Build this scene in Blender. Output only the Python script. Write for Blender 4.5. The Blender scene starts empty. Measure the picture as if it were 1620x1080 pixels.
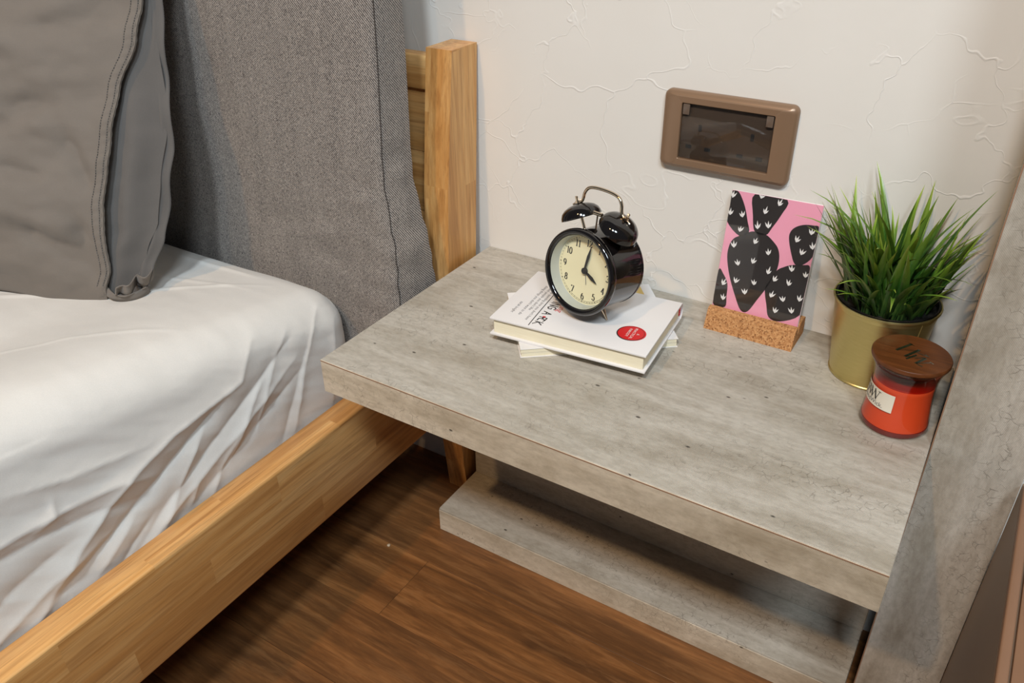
import bpy, bmesh, math, random
from mathutils import Vector, Matrix, noise
R = math.radians
rnd = random.Random(7)
scene = bpy.context.scene
COL = scene.collection

# ------------------------------------------------------------------ camera, world, lights
# metres; the nightstand's back left top corner is the origin, x along the wall, y into the wall, floor at z = -0.42
FLOOR = -0.42
cam_d = bpy.data.cameras.new('camera')
cam = bpy.data.objects.new('camera', cam_d)
COL.objects.link(cam)
cam_d.sensor_width = 36.0
cam_d.lens = 1310.17 * 36.0 / 1620.0
cam_d.clip_start = 0.02
Rx = (0.84800, 0.52991, -0.00936)
Ux = (-0.27201, 0.45032, 0.85042)
Fx = (-0.45486, 0.71861, -0.52602)
cam.matrix_world = Matrix(((Rx[0], Ux[0], -Fx[0], 0.5845), (Rx[1], Ux[1], -Fx[1], -0.8687),
                           (Rx[2], Ux[2], -Fx[2], 0.4910), (0, 0, 0, 1)))
scene.camera = cam

world = bpy.data.worlds.new('world')
scene.world = world
world.use_nodes = True
bg = world.node_tree.nodes['Background']
bg.inputs[0].default_value = (0.82, 0.91, 1.0, 1)
bg.inputs[1].default_value = 0.085

def lamp(name, kind, loc, power, col, radius, target=None, **kw):
    d = bpy.data.lights.new(name, kind)
    d.energy = power
    d.color = col
    if kind == 'AREA':
        d.shape = 'DISK'
        d.size = radius * 2
    else:
        d.shadow_soft_size = radius
    for k, v in kw.items():
        setattr(d, k, v)
    o = bpy.data.objects.new(name, d)
    COL.objects.link(o)
    o.location = loc
    if target:
        o.rotation_euler = (Vector(target) - Vector(loc)).to_track_quat('-Z', 'Y').to_euler()
    return o

lamp('warm_downlight', 'SPOT', (-0.32, -2.90, 3.25), 158, (1.0, 0.61, 0.28), 0.06, (0.1, -0.25, 0.0), spot_size=R(60), spot_blend=0.6)
lamp('warm_downlight', 'SPOT', (0.75, -2.90, 3.25), 60, (1.0, 0.61, 0.28), 0.06, (0.1, -0.25, 0.0), spot_size=R(60), spot_blend=0.6)
lamp('cool_ceiling_light', 'AREA', (0.68, -1.80, 2.05), 34, (0.83, 0.95, 1.04), 0.13, (0.2, -0.2, 0.0))
lamp('cool_ceiling_light', 'AREA', (1.35, -1.66, 2.00), 25, (0.83, 0.95, 1.04), 0.25, (0.1, -0.3, 0.0))

scene.view_settings.view_transform = 'Standard'
scene.view_settings.look = 'None'
scene.view_settings.exposure = 0.0
scene.view_settings.gamma = 1.0
scene.view_settings.use_curve_mapping = False

# ------------------------------------------------------------------ material helpers
def lin(r, g, b):
    f = lambda c: c / 12.92 if c <= 0.04045 else ((c + 0.055) / 1.055) ** 2.4
    return (f(r / 255), f(g / 255), f(b / 255), 1)

class NT:
    def __init__(s, name):
        s.m = bpy.data.materials.new(name)
        s.m.use_nodes = True
        s.t = s.m.node_tree
        s.b = s.t.nodes['Principled BSDF']
        s.out = s.t.nodes['Material Output']
    def n(s, typ, **kw):
        nd = s.t.nodes.new('ShaderNode' + typ)
        for k, v in kw.items():
            if hasattr(nd, k) and not k.startswith('i_'):
                setattr(nd, k, v)
        return nd
    def set(s, nd, key, v):
        sock = nd.inputs[key]
        if isinstance(v, bpy.types.NodeSocket):
            s.t.links.new(v, sock)
        else:
            sock.default_value = v
    def coord(s, scale=(1, 1, 1), rot=(0, 0, 0), kind='Object', loc=(0, 0, 0)):
        tc = s.n('TexCoord')
        mp = s.n('Mapping')
        s.t.links.new(tc.outputs[kind], mp.inputs[0])
        mp.inputs['Location'].default_value = loc
        mp.inputs['Rotation'].default_value = rot
        mp.inputs['Scale'].default_value = scale
        return mp.outputs[0]
    def noise(s, vec, scale, detail=3, rough=0.5, dist=0.0, col=False):
        nd = s.n('TexNoise')
        s.t.links.new(vec, nd.inputs['Vector'])
        nd.inputs['Scale'].default_value = scale
        nd.inputs['Detail'].default_value = detail
        nd.inputs['Roughness'].default_value = rough
        nd.inputs['Distortion'].default_value = dist
        return nd.outputs['Color' if col else 'Fac']
    def voro(s, vec, scale, feature='F1', rand=1.0):
        nd = s.n('TexVoronoi', feature=feature)
        s.t.links.new(vec, nd.inputs['Vector'])
        nd.inputs['Scale'].default_value = scale
        nd.inputs['Randomness'].default_value = rand
        return nd.outputs['Distance'], nd.outputs.get('Color')
    def wave(s, vec, scale, dist=2, detail=2, dscale=1, direction='X', typ='BANDS'):
        nd = s.n('TexWave', wave_type=typ)
        if typ == 'BANDS':
            nd.bands_direction = direction
        s.t.links.new(vec, nd.inputs['Vector'])
        nd.inputs['Scale'].default_value = scale
        nd.inputs['Distortion'].default_value = dist
        nd.inputs['Detail'].default_value = detail
        nd.inputs['Detail Scale'].default_value = dscale
        return nd.outputs['Fac']
    def rng(s, v, a, b, c=0.0, d=1.0):
        nd = s.n('MapRange')
        s.t.links.new(v, nd.inputs[0])
        for i, x in enumerate((a, b, c, d)):
            nd.inputs[i + 1].default_value = x
        return nd.outputs[0]
    def ramp(s, v, stops):
        nd = s.n('ValToRGB')
        s.t.links.new(v, nd.inputs[0])
        e = nd.color_ramp.elements
        while len(e) < len(stops):
            e.new(0.5)
        for k, (p, c) in zip(e, stops):
            k.position = p
            k.color = c
        return nd.outputs[0]
    def mix(s, f, a, b, mode='MIX'):
        nd = s.n('Mix', data_type='RGBA', blend_type=mode)
        s.set(nd, 0, f)
        s.set(nd, 6, a)
        s.set(nd, 7, b)
        return nd.outputs[2]
    def math(s, op, a, b=0.0):
        nd = s.n('Math', operation=op)
        s.set(nd, 0, a)
        s.set(nd, 1, b)
        return nd.outputs[0]
    def bump(s, h, strength=0.3, dist=0.001, normal=None):
        nd = s.n('Bump')
        s.t.links.new(h, nd.inputs['Height'])
        nd.inputs['Strength'].default_value = strength
        nd.inputs['Distance'].default_value = dist
        if normal is not None:
            s.t.links.new(normal, nd.inputs['Normal'])
        s.t.links.new(nd.outputs[0], s.b.inputs['Normal'])
        return nd.outputs[0]
    def col(s, c):
        s.set(s.b, 'Base Color', c)
    def fin(s, rough=0.5, metal=0.0, spec=None, **kw):
        s.set(s.b, 'Roughness', rough)
        s.set(s.b, 'Metallic', metal)
        if spec is not None:
            s.set(s.b, 'Specular IOR Level', spec)
        for k, v in kw.items():
            s.set(s.b, k.replace('_', ' '), v)
        return s.m

def plain(name, c, rough=0.5, metal=0.0, grain=0.06, scale=60, spec=None, **kw):
    """a plain coloured material with slight procedural mottling"""
    t = NT(name)
    v = t.coord()
    n = t.noise(v, scale, 3)
    d = tuple(x * (1 - grain) for x in c[:3]) + (1,)
    l = tuple(min(1, x * (1 + grain)) for x in c[:3]) + (1,)
    t.col(t.mix(n, d, l))
    return t.fin(rough, metal, spec, **kw)

def thin_glass(name, tint=(1, 1, 1, 1), rough=0.02, base=0.04):
    t = NT(name)
    t.t.nodes.remove(t.b)
    tr = t.n('BsdfTransparent')
    tr.inputs[0].default_value = tint
    gl = t.n('BsdfGlossy')
    gl.inputs['Roughness'].default_value = rough
    lwt = t.n('LayerWeight')
    pw = t.math('POWER', lwt.outputs['Facing'], 4.0)
    lw = t.n('MapRange')
    t.t.links.new(pw, lw.inputs[0])
    lw.inputs[3].default_value = base
    lw.inputs[4].default_value = 0.75
    mx = t.n('MixShader')
    t.t.links.new(lw.outputs[0], mx.inputs[0])
    t.t.links.new(tr.outputs[0], mx.inputs[1])
    t.t.links.new(gl.outputs[0], mx.inputs[2])
    t.t.links.new(mx.outputs[0], t.out.inputs[0])
    return t.m

M = {}
def m_wall():
    t = NT('white_trowelled_plaster')
    v = t.coord()
    w = t.noise(v, 7, 4, 0.6, col=True)
    vec = t.mix(0.16, v, w, 'ADD')
    d1, _ = t.voro(vec, 9.0, 'DISTANCE_TO_EDGE')
    v2 = t.coord((1, 1, 1.5), (0, 0.6, 0), loc=(3.1, 1.2, 0.4))
    d2, _ = t.voro(t.mix(0.14, v2, t.noise(v2, 6, 3, 0.6, col=True), 'ADD'), 6.0, 'DISTANCE_TO_EDGE')
    wob = t.noise(v, 45, 3)
    mk1 = t.rng(t.noise(v, 6.5, 2), 0.43, 0.56)
    r1 = t.math('MULTIPLY', t.rng(t.math('ADD', d1, t.rng(wob, 0, 1, -0.012, 0.012)), 0.0, 0.010, 1, 0), mk1)
    mk2 = t.rng(t.noise(t.coord(loc=(5, 2, 7)), 7, 2), 0.46, 0.58)
    r2 = t.math('MULTIPLY', t.rng(d2, 0.0, 0.008, 1, 0), mk2)
    plate = t.rng(d1, 0, 0.18)
    fine = t.noise(v, 130, 4, 0.6)
    mid = t.noise(v, 22, 3, 0.6)
    h = t.math('ADD', t.math('ADD', r1, r2), t.math('MULTIPLY', plate, 0.18))
    h = t.math('ADD', h, t.math('ADD', t.math('MULTIPLY', fine, 0.16), t.math('MULTIPLY', mid, 0.45)))
    t.bump(h, 0.42, 0.0010)
    c = t.mix(t.noise(v, 9, 3), lin(226, 221, 213), lin(233, 229, 222))
    rid = t.math('MINIMUM', t.math('ADD', r1, r2), 1.0)
    t.col(t.mix(t.math('MULTIPLY', rid, 0.32), c, lin(243, 241, 237)))
    return t.fin(0.62)
def m_concrete(name, axis, tint=None):
    """grey concrete-effect laminate, grain along the given axis"""
    t = NT(name)
    rot = (0, 0, 0)
    st = {'x': (0.16, 1, 1), 'z': (1, 1, 0.16)}[axis]
    v = t.coord()
    vs = t.coord(st)
    big = t.noise(vs, 13, 5, 0.62, 0.4)
    mott = t.noise(v, 16, 6, 0.65, 0.3)
    fine = t.noise(t.coord(tuple(0.4 if x < 1 else 1.0 for x in st)), 210, 4, 0.7)
    c = t.ramp(big, [(0.30, lin(132, 122, 106)), (0.45, lin(164, 155, 140)), (0.58, lin(190, 183, 171)), (0.72, lin(152, 142, 126))])
    c = t.mix(t.rng(mott, 0.38, 0.68, 0.0, 0.6), c, lin(196, 190, 178))
    c = t.mix(t.rng(fine, 0.40, 0.7, 0.0, 0.32), c, lin(112, 102, 88))
    # crackle
    warp = t.mix(0.02, v, t.noise(v, 30, 3, 0.6, col=True), 'ADD')
    cr, _ = t.voro(warp, 120, 'DISTANCE_TO_EDGE')
    mask = t.math('MULTIPLY', t.rng(t.noise(vs, 19, 3, 0.6), 0.47, 0.60), t.rng(t.noise(v, 95, 3, 0.6), 0.44, 0.58))
    crack = t.math('MULTIPLY', t.rng(cr, 0.0, 0.06, 1, 0), mask)
    c = t.mix(t.math('MULTIPLY', crack, 0.52), c, lin(78, 70, 60))
    # pits
    pd, _ = t.voro(t.coord(tuple(0.55 if x < 1 else 1.0 for x in st)), 70, 'F1')
    sel = t.rng(t.noise(v, 41, 2), 0.55, 0.58)
    pit = t.math('MULTIPLY', t.rng(pd, 0.07, 0.12, 1, 0), sel)
    c = t.mix(t.math('MULTIPLY', pit, 0.85), c, lin(52, 47, 42))
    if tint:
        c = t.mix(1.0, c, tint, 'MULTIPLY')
    t.col(c)
    # fine linen-like emboss of the laminate
    wv = t.wave(v, 330, 1.2, 2, 2, 'DIAGONAL')
    h = t.math('ADD', t.math('MULTIPLY', fine, 0.6), t.math('MULTIPLY', wv, 0.25))
    h = t.math('SUBTRACT', h, t.math('MULTIPLY', t.math('MAXIMUM', crack, pit), 0.6))
    t.bump(h, 0.35, 0.0006)
    return t.fin(t.rng(fine, 0.3, 0.7, 0.42, 0.56), 0, 0.45)
def m_oak(name, axis, warm=1.0):
    """finger-jointed light hardwood, grain along the axis"""
    t = NT(name)
    st = {'x': (0.05, 1, 1), 'y': (1, 0.05, 1), 'z': (1, 1, 0.05)}[axis]
    rot = {'x': (0, 0, 0), 'y': (0, 0, R(90)), 'z': (0, R(90), 0)}[axis]
    v = t.coord()
    vs = t.coord(st)
    br = t.n('TexBrick')
    mp = t.coord((1, 1, 1), {'x': (R(90), 0, 0), 'y': (0, R(90), R(90)), 'z': (R(90), 0, R(90))}[axis])
    # blocks: long cells built from snapped coordinates
    sep = t.n('SeparateXYZ')
    t.t.links.new(v, sep.inputs[0])
    L = sep.outputs['xyz'.index(axis)]
    o = [sep.outputs[i] for i in range(3) if i != 'xyz'.index(axis)]
    k1 = t.math('FLOOR', t.math('MULTIPLY', o[0], 41.0))
    k2 = t.math('FLOOR', t.math('MULTIPLY', o[1], 26.0))
    off = t.math('MULTIPLY', t.math('ADD', t.math('MULTIPLY', k1, 0.37), t.math('MULTIPLY', k2, 0.61)), 1.0)
    k3 = t.math('FLOOR', t.math('ADD', t.math('MULTIPLY', L, 3.6), off))
    cmb = t.n('CombineXYZ')
    t.t.links.new(k1, cmb.inputs[0]); t.t.links.new(k2, cmb.inputs[1]); t.t.links.new(k3, cmb.inputs[2])
    wn = t.n('TexWhiteNoise')
    t.t.links.new(cmb.outputs[0], wn.inputs[0])
    blk = wn.outputs['Value']
    t.t.nodes.remove(br)
    vv = t.mix(1.0, vs, wn.outputs['Color'], 'ADD')
    g1 = t.noise(vv, 42, 5, 0.62, 0.6)
    g2 = t.noise(vv, 190, 3, 0.6)
    pores = t.rng(t.noise(t.coord(tuple(0.03 if x < 1 else 1.0 for x in st)), 520, 2, 0.5), 0.60, 0.70)
    c = t.ramp(g1, [(0.28, lin(176, 124, 70)), (0.44, lin(218, 162, 96)), (0.60, lin(234, 186, 122)), (0.78, lin(188, 134, 76))])
    g4 = t.noise(vv, 70, 6, 0.7, 1.2)
    c = t.mix(t.rng(g4, 0.48, 0.70, 0, 0.55), c, lin(150, 96, 50))
    c = t.mix(t.math('MULTIPLY', blk, 0.45), c, lin(184, 126, 66))
    c = t.mix(t.rng(g2, 0.45, 0.75, 0, 0.45), c, lin(150, 98, 50))
    c = t.mix(t.math('MULTIPLY', pores, 0.3), c, lin(116, 70, 34))
    t.col(c)
    t.bump(g2, 0.12, 0.0005)
    return t.fin(0.36, 0, 0.5)
def m_floor():
    t = NT('brown_wood_laminate')
    oi = t.n('ObjectInfo')
    tc = t.n('TexCoord')
    mp = t.n('Mapping')
    t.t.links.new(tc.outputs['Object'], mp.inputs[0])
    mp.inputs['Scale'].default_value = (0.10, 1, 1)
    cmb = t.n('CombineXYZ')
    t.t.links.new(t.math('MULTIPLY', oi.outputs['Random'], 7.0), cmb.inputs[0])
    t.t.links.new(t.math('MULTIPLY', oi.outputs['Random'], 13.0), cmb.inputs[1])
    vv = t.mix(1.0, mp.outputs[0], cmb.outputs[0], 'ADD')
    rings = t.wave(vv, 5, 14.0, 4, 1.1, 'Y')
    g1 = t.noise(vv, 24, 5, 0.65, 0.8)
    g2 = t.noise(vv, 210, 3, 0.6)
    c = t.ramp(g1, [(0.25, lin(92, 60, 34)), (0.5, lin(140, 90, 48)), (0.75, lin(172, 118, 68))])
    c = t.mix(t.rng(rings, 0.0, 0.5, 0.45, 0.0), c, lin(78, 50, 28))
    c = t.mix(t.rng(g2, 0.45, 0.75, 0, 0.45), c, lin(70, 45, 26))
    g3 = t.noise(vv, 85, 5, 0.7, 0.5)
    c = t.mix(t.rng(g3, 0.42, 0.72, 0, 0.5), c, lin(66, 42, 24))
    c = t.mix(t.rng(g3, 0.5, 0.28, 0, 0.35), c, lin(176, 126, 80))
    kn, _ = t.voro(t.coord((0.5, 1, 1)), 9, 'F1')
    c = t.mix(t.rng(kn, 0.02, 0.09, 0.55, 0.0), c, lin(60, 38, 22))
    c = t.mix(t.math('MULTIPLY', oi.outputs['Random'], 0.25), c, lin(120, 84, 54))
    t.col(c)
    t.bump(g2, 0.15, 0.0006)
    return t.fin(0.42, 0, 0.4)
def m_cotton(name, c1, c2, rough=0.85):
    t = NT(name)
    v = t.coord()
    n = t.noise(v, 24, 4, 0.6)
    f = t.noise(v, 900, 2, 0.6)
    c = t.mix(n, c1, c2)
    c = t.mix(t.rng(f, 0.35, 0.7, 0, 0.10), c, tuple(x * 0.6 for x in c1[:3]) + (1,))
    t.col(c)
    big = t.noise(t.coord((1, 1, 1)), 55, 4, 0.55, 0.5)
    t.bump(t.math('ADD', t.math('MULTIPLY', f, 0.25), big), 0.25, 0.0012)
    return t.fin(rough, 0, 0.2, Sheen_Weight=0.15)
def m_woven():
    t = NT('woven_grey_marl')
    v = t.coord()
    a = t.noise(t.coord((1, 1, 0.22)), 1500, 2, 0.6)
    b = t.noise(t.coord((0.22, 1, 1)), 1500, 2, 0.6)
    tw = t.wave(t.coord((1, 1, 1)), 185, 1.0, 2, 3.0, 'DIAGONAL')
    big = t.noise(t.coord((1, 1, 0.15)), 60, 3, 0.6)
    s = t.math('ADD', t.math('ADD', t.math('MULTIPLY', a, 0.55), t.math('MULTIPLY', b, 0.45)), t.math('MULTIPLY', t.math('SUBTRACT', tw, 0.25), 0.26))
    s = t.math('ADD', s, t.rng(big, 0.3, 0.7, -0.018, 0.018))
    c = t.ramp(s, [(0.42, lin(58, 54, 53)), (0.55, lin(112, 105, 101)), (0.66, lin(176, 167, 158))])
    t.col(c)
    t.bump(s, 0.35, 0.0006)
    return t.fin(0.9, 0, 0.15, Sheen_Weight=0.2)
def m_cork():
    t = NT('granulated_cork')
    v = t.coord()
    d, cc = t.voro(v, 620, 'F1')
    sp = t.n('SeparateColor')
    t.t.links.new(cc, sp.inputs[0])
    c = t.ramp(sp.outputs[0], [(0.0, lin(168, 116, 72)), (0.3, lin(190, 136, 88)), (0.75, lin(206, 154, 104)), (0.97, lin(138, 90, 54))])
    c = t.mix(t.rng(t.noise(v, 300, 2), 0.60, 0.72, 0, 0.45), c, lin(104, 66, 38))
    t.col(c)
    t.bump(d, 0.4, 0.001)
    return t.fin(0.85, 0, 0.2)
def m_lid():
    t = NT('reddish_brown_wood')
    vs = t.coord((0.08, 1, 1), (0, 0, R(25)))
    g = t.noise(vs, 190, 4, 0.6, 0.4)
    t.col(t.ramp(g, [(0.3, lin(78, 42, 18)), (0.7, lin(110, 62, 30))]))
    return t.fin(0.35, 0, 0.4)
def m_leaf():
    t = NT('green_plastic_grass')
    tc = t.n('TexCoord')
    uvn = t.n('UVMap')
    sp = t.n('SeparateXYZ')
    t.t.links.new(uvn.outputs[0], sp.inputs[0])
    oi = t.n('ObjectInfo')
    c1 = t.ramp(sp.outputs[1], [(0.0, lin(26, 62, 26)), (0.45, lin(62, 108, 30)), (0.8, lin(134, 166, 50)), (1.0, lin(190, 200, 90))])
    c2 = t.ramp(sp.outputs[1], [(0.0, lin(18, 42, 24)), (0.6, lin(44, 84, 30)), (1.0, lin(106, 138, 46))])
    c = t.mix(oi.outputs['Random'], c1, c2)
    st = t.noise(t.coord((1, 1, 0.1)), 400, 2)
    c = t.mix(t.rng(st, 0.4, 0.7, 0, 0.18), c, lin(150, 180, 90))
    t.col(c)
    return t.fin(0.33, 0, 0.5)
def m_gold():
    t = NT('brushed_gold_metal')
    g = t.noise(t.coord((0.15, 0.15, 1)), 500, 3)
    t.col(t.mix(g, lin(206, 190, 126), lin(222, 208, 148)))
    return t.fin(t.rng(g, 0.3, 0.7, 0.34, 0.44), 1.0)
def m_wax():
    t = NT('orange_red_wax')
    n = t.noise(t.coord(), 30, 3)
    t.col(t.mix(n, lin(208, 68, 28), lin(216, 74, 31)))
    return t.fin(0.45, 0, 0.4)
def m_paper():
    t = NT('cream_page_edges')
    v = t.coord((0.04, 0.04, 1))
    g = t.noise(v, 1500, 2)
    t.col(t.mix(g, lin(232, 220, 188), lin(246, 238, 214)))
    t.bump(g, 0.3, 0.0004)
    return t.fin(0.85, 0, 0.1)

M['wall'] = m_wall()
M['concrete_x'] = m_concrete('grey_concrete_laminate_flat', 'x')
M['concrete_z'] = m_concrete('grey_concrete_laminate_upright', 'z')
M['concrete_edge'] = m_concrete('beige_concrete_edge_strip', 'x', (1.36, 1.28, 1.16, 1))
M['oak_y'] = m_oak('rubberwood_lengthwise', 'y')
M['oak_z'] = m_oak('rubberwood_upright', 'z')
M['oak_x'] = m_oak('rubberwood_crosswise', 'x')
M['floor'] = m_floor()
M['sheet'] = m_cotton('white_cotton_sheet', lin(224, 220, 213), lin(232, 228, 222), 0.8)
M['cotton'] = m_cotton('grey_cotton_pillowcase', lin(118, 110, 102), lin(128, 120, 112))
M['cotton_in'] = m_cotton('slate_grey_cotton_inner', lin(98, 95, 92), lin(108, 104, 101))
M['woven'] = m_woven()
M['edge'] = plain('brown_edge_band', lin(146, 112, 88), 0.5)
M['dark'] = plain('dark_gap', lin(26, 24, 22), 0.8)
M['bronze'] = plain('bronze_plastic', lin(142, 114, 90), 0.33, 0.25, 0.03, 30)
M['socket_dark'] = plain('dark_brown_plastic', lin(72, 62, 54), 0.4)
M['clip'] = plain('dark_bronze_clip', lin(104, 88, 76), 0.2)
M['slot'] = plain('blue_black_slot', lin(22, 28, 34), 0.6)
M['smoke'] = thin_glass('smoked_cover', (0.94, 0.91, 0.88, 1))
M['black_gloss'] = plain('glossy_black_enamel', lin(20, 17, 17), 0.09, 0, 0.05, 30, 0.5, Coat_Weight=0.4)
M['black'] = plain('black_paint', lin(24, 22, 22), 0.5)
M['ink'] = plain('black_ink', lin(38, 34, 32), 0.6)
M['greyink'] = plain('grey_ink', lin(112, 110, 110), 0.7)
M['red'] = plain('red_ink', lin(214, 30, 34), 0.5)
M['whiteink'] = plain('white_ink', lin(240, 236, 232), 0.6)
M['yellow'] = plain('yellow_ink', lin(222, 190, 112), 0.6)
M['steel'] = plain('chromed_steel', lin(214, 196, 172), 0.14, 1.0)
M['dial'] = plain('cream_dial', lin(240, 231, 190), 0.6, 0, 0.02)
M['rehaut'] = plain('grey_dial_ring', lin(190, 194, 186), 0.35, 0.2)
M['glass'] = thin_glass('clear_glass')
M['redglass'] = thin_glass('warm_tinted_glass', (1.0, 0.97, 0.95, 1))
M['waxfilm'] = thin_glass('red_wax_film', (0.66, 0.20, 0.12, 1), 0.25)
M['cover'] = plain('white_book_cover', lin(232, 228, 225), 0.42, 0, 0.015)
M['pages'] = m_paper()
M['pink'] = plain('pink_print', lin(244, 166, 188), 0.45, 0, 0.02)
M['blackprint'] = plain('black_print', lin(46, 40, 38), 0.4, 0, 0.05)
M['cork'] = m_cork()
M['gold'] = m_gold()
M['liner'] = plain('black_plastic_liner', lin(20, 19, 22), 0.45)
M['soil'] = plain('dark_soil', lin(22, 20, 16), 0.95, 0, 0.5, 400)
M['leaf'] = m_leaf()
M['wax'] = m_wax()
M['darkred'] = plain('dark_red_glass_base', lin(112, 26, 22), 0.15, 0, 0.05)
M['lid'] = m_lid()
M['label'] = plain('cream_label', lin(226, 218, 200), 0.6, 0, 0.02)
M['silver'] = plain('silver_inlay', lin(200, 204, 200), 0.25, 1.0)
M['brown_side'] = plain('grey_brown_board', lin(126, 105, 86), 0.4, 0, 0.08, 8)
M['stitch'] = plain('dark_stitching', lin(72, 66, 62), 0.9)
M['brown_wood'] = plain('brown_wood', lin(132, 96, 70), 0.4, 0, 0.18, 14)
M['crumb'] = plain('pale_crumb', lin(205, 180, 150), 0.9)

# ------------------------------------------------------------------ object helpers
def link(name, me, mat, parent=None, loc=None, smooth=None):
    o = bpy.data.objects.new(name, me)
    COL.objects.link(o)
    if mat is not None:
        me.materials.append(mat)
    if parent is not None:
        o.parent = parent
    if loc is not None:
        o.location = loc
    if smooth is not None:
        for p in me.polygons:
            p.use_smooth = True
        if smooth < 180:
            me.set_sharp_from_angle(angle=R(smooth))
    return o
def obj(name, bm, mat, parent=None, loc=None, smooth=35):
    me = bpy.data.meshes.new(name)
    bmesh.ops.recalc_face_normals(bm, faces=bm.faces[:])
    bm.to_mesh(me)
    bm.free()
    return link(name, me, mat, parent, loc, smooth)
def pydata(name, vs, fs, mat, parent=None, loc=None, smooth=None):
    me = bpy.data.meshes.new(name)
    me.from_pydata([tuple(v) for v in vs], [], fs)
    me.update()
    return link(name, me, mat, parent, loc, smooth)
def tag(o, label=None, cat=None, group=None, kind=None):
    if label: o['label'] = label
    if cat: o['category'] = cat
    if group: o['group'] = group
    if kind: o['kind'] = kind
    return o
def thing(name, loc, label, cat, group=None, rot=None):
    o = bpy.data.objects.new(name, None)
    COL.objects.link(o)
    o.empty_display_size = 0.05
    o.location = loc
    if rot is not None:
        o.rotation_euler = rot
    return tag(o, label, cat, group)
def box(bm, x0, x1, y0, y1, z0, z1, bevel=0.0, seg=2):
    r = bmesh.ops.create_cube(bm, size=1.0)
    vs = r['verts']
    for v in vs:
        v.co = Vector((x0 + (v.co.x + .5) * (x1 - x0), y0 + (v.co.y + .5) * (y1 - y0), z0 + (v.co.z + .5) * (z1 - z0)))
    if bevel > 0:
        es = set()
        for v in vs:
            es.update(v.link_edges)
        bmesh.ops.bevel(bm, geom=list(es), offset=bevel, segments=seg, profile=0.5, affect='EDGES')
    return bm
def boxo(name, dims, mat, parent, base, bevel=0.001, seg=2):
    """box given in scene coordinates, stored relative to the parent's base"""
    b = base
    bm = bmesh.new()
    box(bm, dims[0] - b[0], dims[1] - b[0], dims[2] - b[1], dims[3] - b[1], dims[4] - b[2], dims[5] - b[2], bevel, seg)
    return obj(name, bm, mat, parent)
def lathe(bm, prof, n=64, cx=0, cy=0, cap=True):
    """prof: list of (r, z)"""
    rings = []
    for r, z in prof:
        if r < 1e-6:
            rings.append([bm.verts.new((cx, cy, z))])
        else:
            rings.append([bm.verts.new((cx + r * math.cos(2 * math.pi * i / n), cy + r * math.sin(2 * math.pi * i / n), z)) for i in range(n)])
    for a, b in zip(rings[:-1], rings[1:]):
        for i in range(n):
            j = (i + 1) % n
            if len(a) == 1 and len(b) == 1: continue
            if len(a) == 1: bm.faces.new((a[0], b[j], b[i]))
            elif len(b) == 1: bm.faces.new((a[i], a[j], b[0]))
            else: bm.faces.new((a[i], a[j], b[j], b[i]))
    return bm
def tube(bm, pts, r, n=10, closed=False, caps=True):
    pts = [Vector(p) for p in pts]
    rr = r if isinstance(r, (list, tuple)) else [r] * len(pts)
    rings = []
    up = None
    for i, p in enumerate(pts):
        a = pts[i - 1] if i > 0 else p
        c = pts[i + 1] if i < len(pts) - 1 else p
        d = (c - a).normalized()
        if up is None:
            up = d.orthogonal().normalized()
        up = (up - d * up.dot(d))
        up = up.normalized() if up.length > 1e-6 else d.orthogonal().normalized()
        s = d.cross(up)
        rings.append([bm.verts.new(p + (up * math.cos(2 * math.pi * k / n) + s * math.sin(2 * math.pi * k / n)) * rr[i]) for k in range(n)])
    for a, b in zip(rings[:-1], rings[1:]):
        for k in range(n):
            bm.faces.new((a[k], a[(k + 1) % n], b[(k + 1) % n], b[k]))
    if caps:
        bm.faces.new(rings[0][::-1])
        bm.faces.new(rings[-1])
    return bm
def smoothpath(pts, k=6):
    P = [Vector(p) for p in pts]
    out = []
    for i in range(len(P) - 1):
        p0 = P[max(i - 1, 0)]; p1 = P[i]; p2 = P[i + 1]; p3 = P[min(i + 2, len(P) - 1)]
        for j in range(k):
            t = j / k
            out.append(0.5 * ((2 * p1) + (p2 - p0) * t + (2 * p0 - 5 * p1 + 4 * p2 - p3) * t * t + (3 * p1 - p0 - 3 * p2 + p3) * t ** 3))
    out.append(P[-1])
    return out
def ribbon(pts, w0, w1=None, nib=False):
    """flat stroke in the xy plane; nib=True: upright strokes thick (w0), level ones thin (w1)"""
    vs, fs = [], []
    P = [Vector((p[0], p[1])) for p in pts]
    for a, b in zip(P[:-1], P[1:]):
        d = b - a
        if d.length < 1e-9: continue
        d.normalize()
        w = w0 if not nib else w1 + (w0 - w1) * abs(d.y)
        nrm = Vector((-d.y, d.x)) * (w / 2)
        e = d * (min(w0, w1 or w0) * 0.3)
        i = len(vs)
        for q in (a - e - nrm, b + e - nrm, b + e + nrm, a - e + nrm):
            vs.append((q.x, q.y))
        fs.append((i, i + 1, i + 2, i + 3))
    return vs, fs
def poly_thick(bm, pts2, frame, t0, t1):
    """extrude an outline (2D) between two depths using frame(x, y, d)"""
    a = [bm.verts.new(frame(x, y, t0)) for x, y in pts2]
    b = [bm.verts.new(frame(x, y, t1)) for x, y in pts2]
    n = len(a)
    bm.faces.new(a)
    bm.faces.new(b[::-1])
    for i in range(n):
        bm.faces.new((a[i], b[i], b[(i + 1) % n], a[(i + 1) % n]))
def text_mesh(txt, size, shear=0.0, align='LEFT', space=1.0):
    cu = bpy.data.curves.new('text', 'FONT')
    cu.body = txt
    cu.size = size
    cu.shear = shear
    cu.align_x = align
    cu.space_character = space
    cu.resolution_u = 2
    o = bpy.data.objects.new('text', cu)
    me = bpy.data.meshes.new_from_object(o)
    vs = [tuple(v.co[:2]) for v in me.vertices]
    fs = [tuple(p.vertices) for p in me.polygons]
    bpy.data.objects.remove(o)
    bpy.data.curves.remove(cu)
    bpy.data.meshes.remove(me)
    return vs, fs
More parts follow.
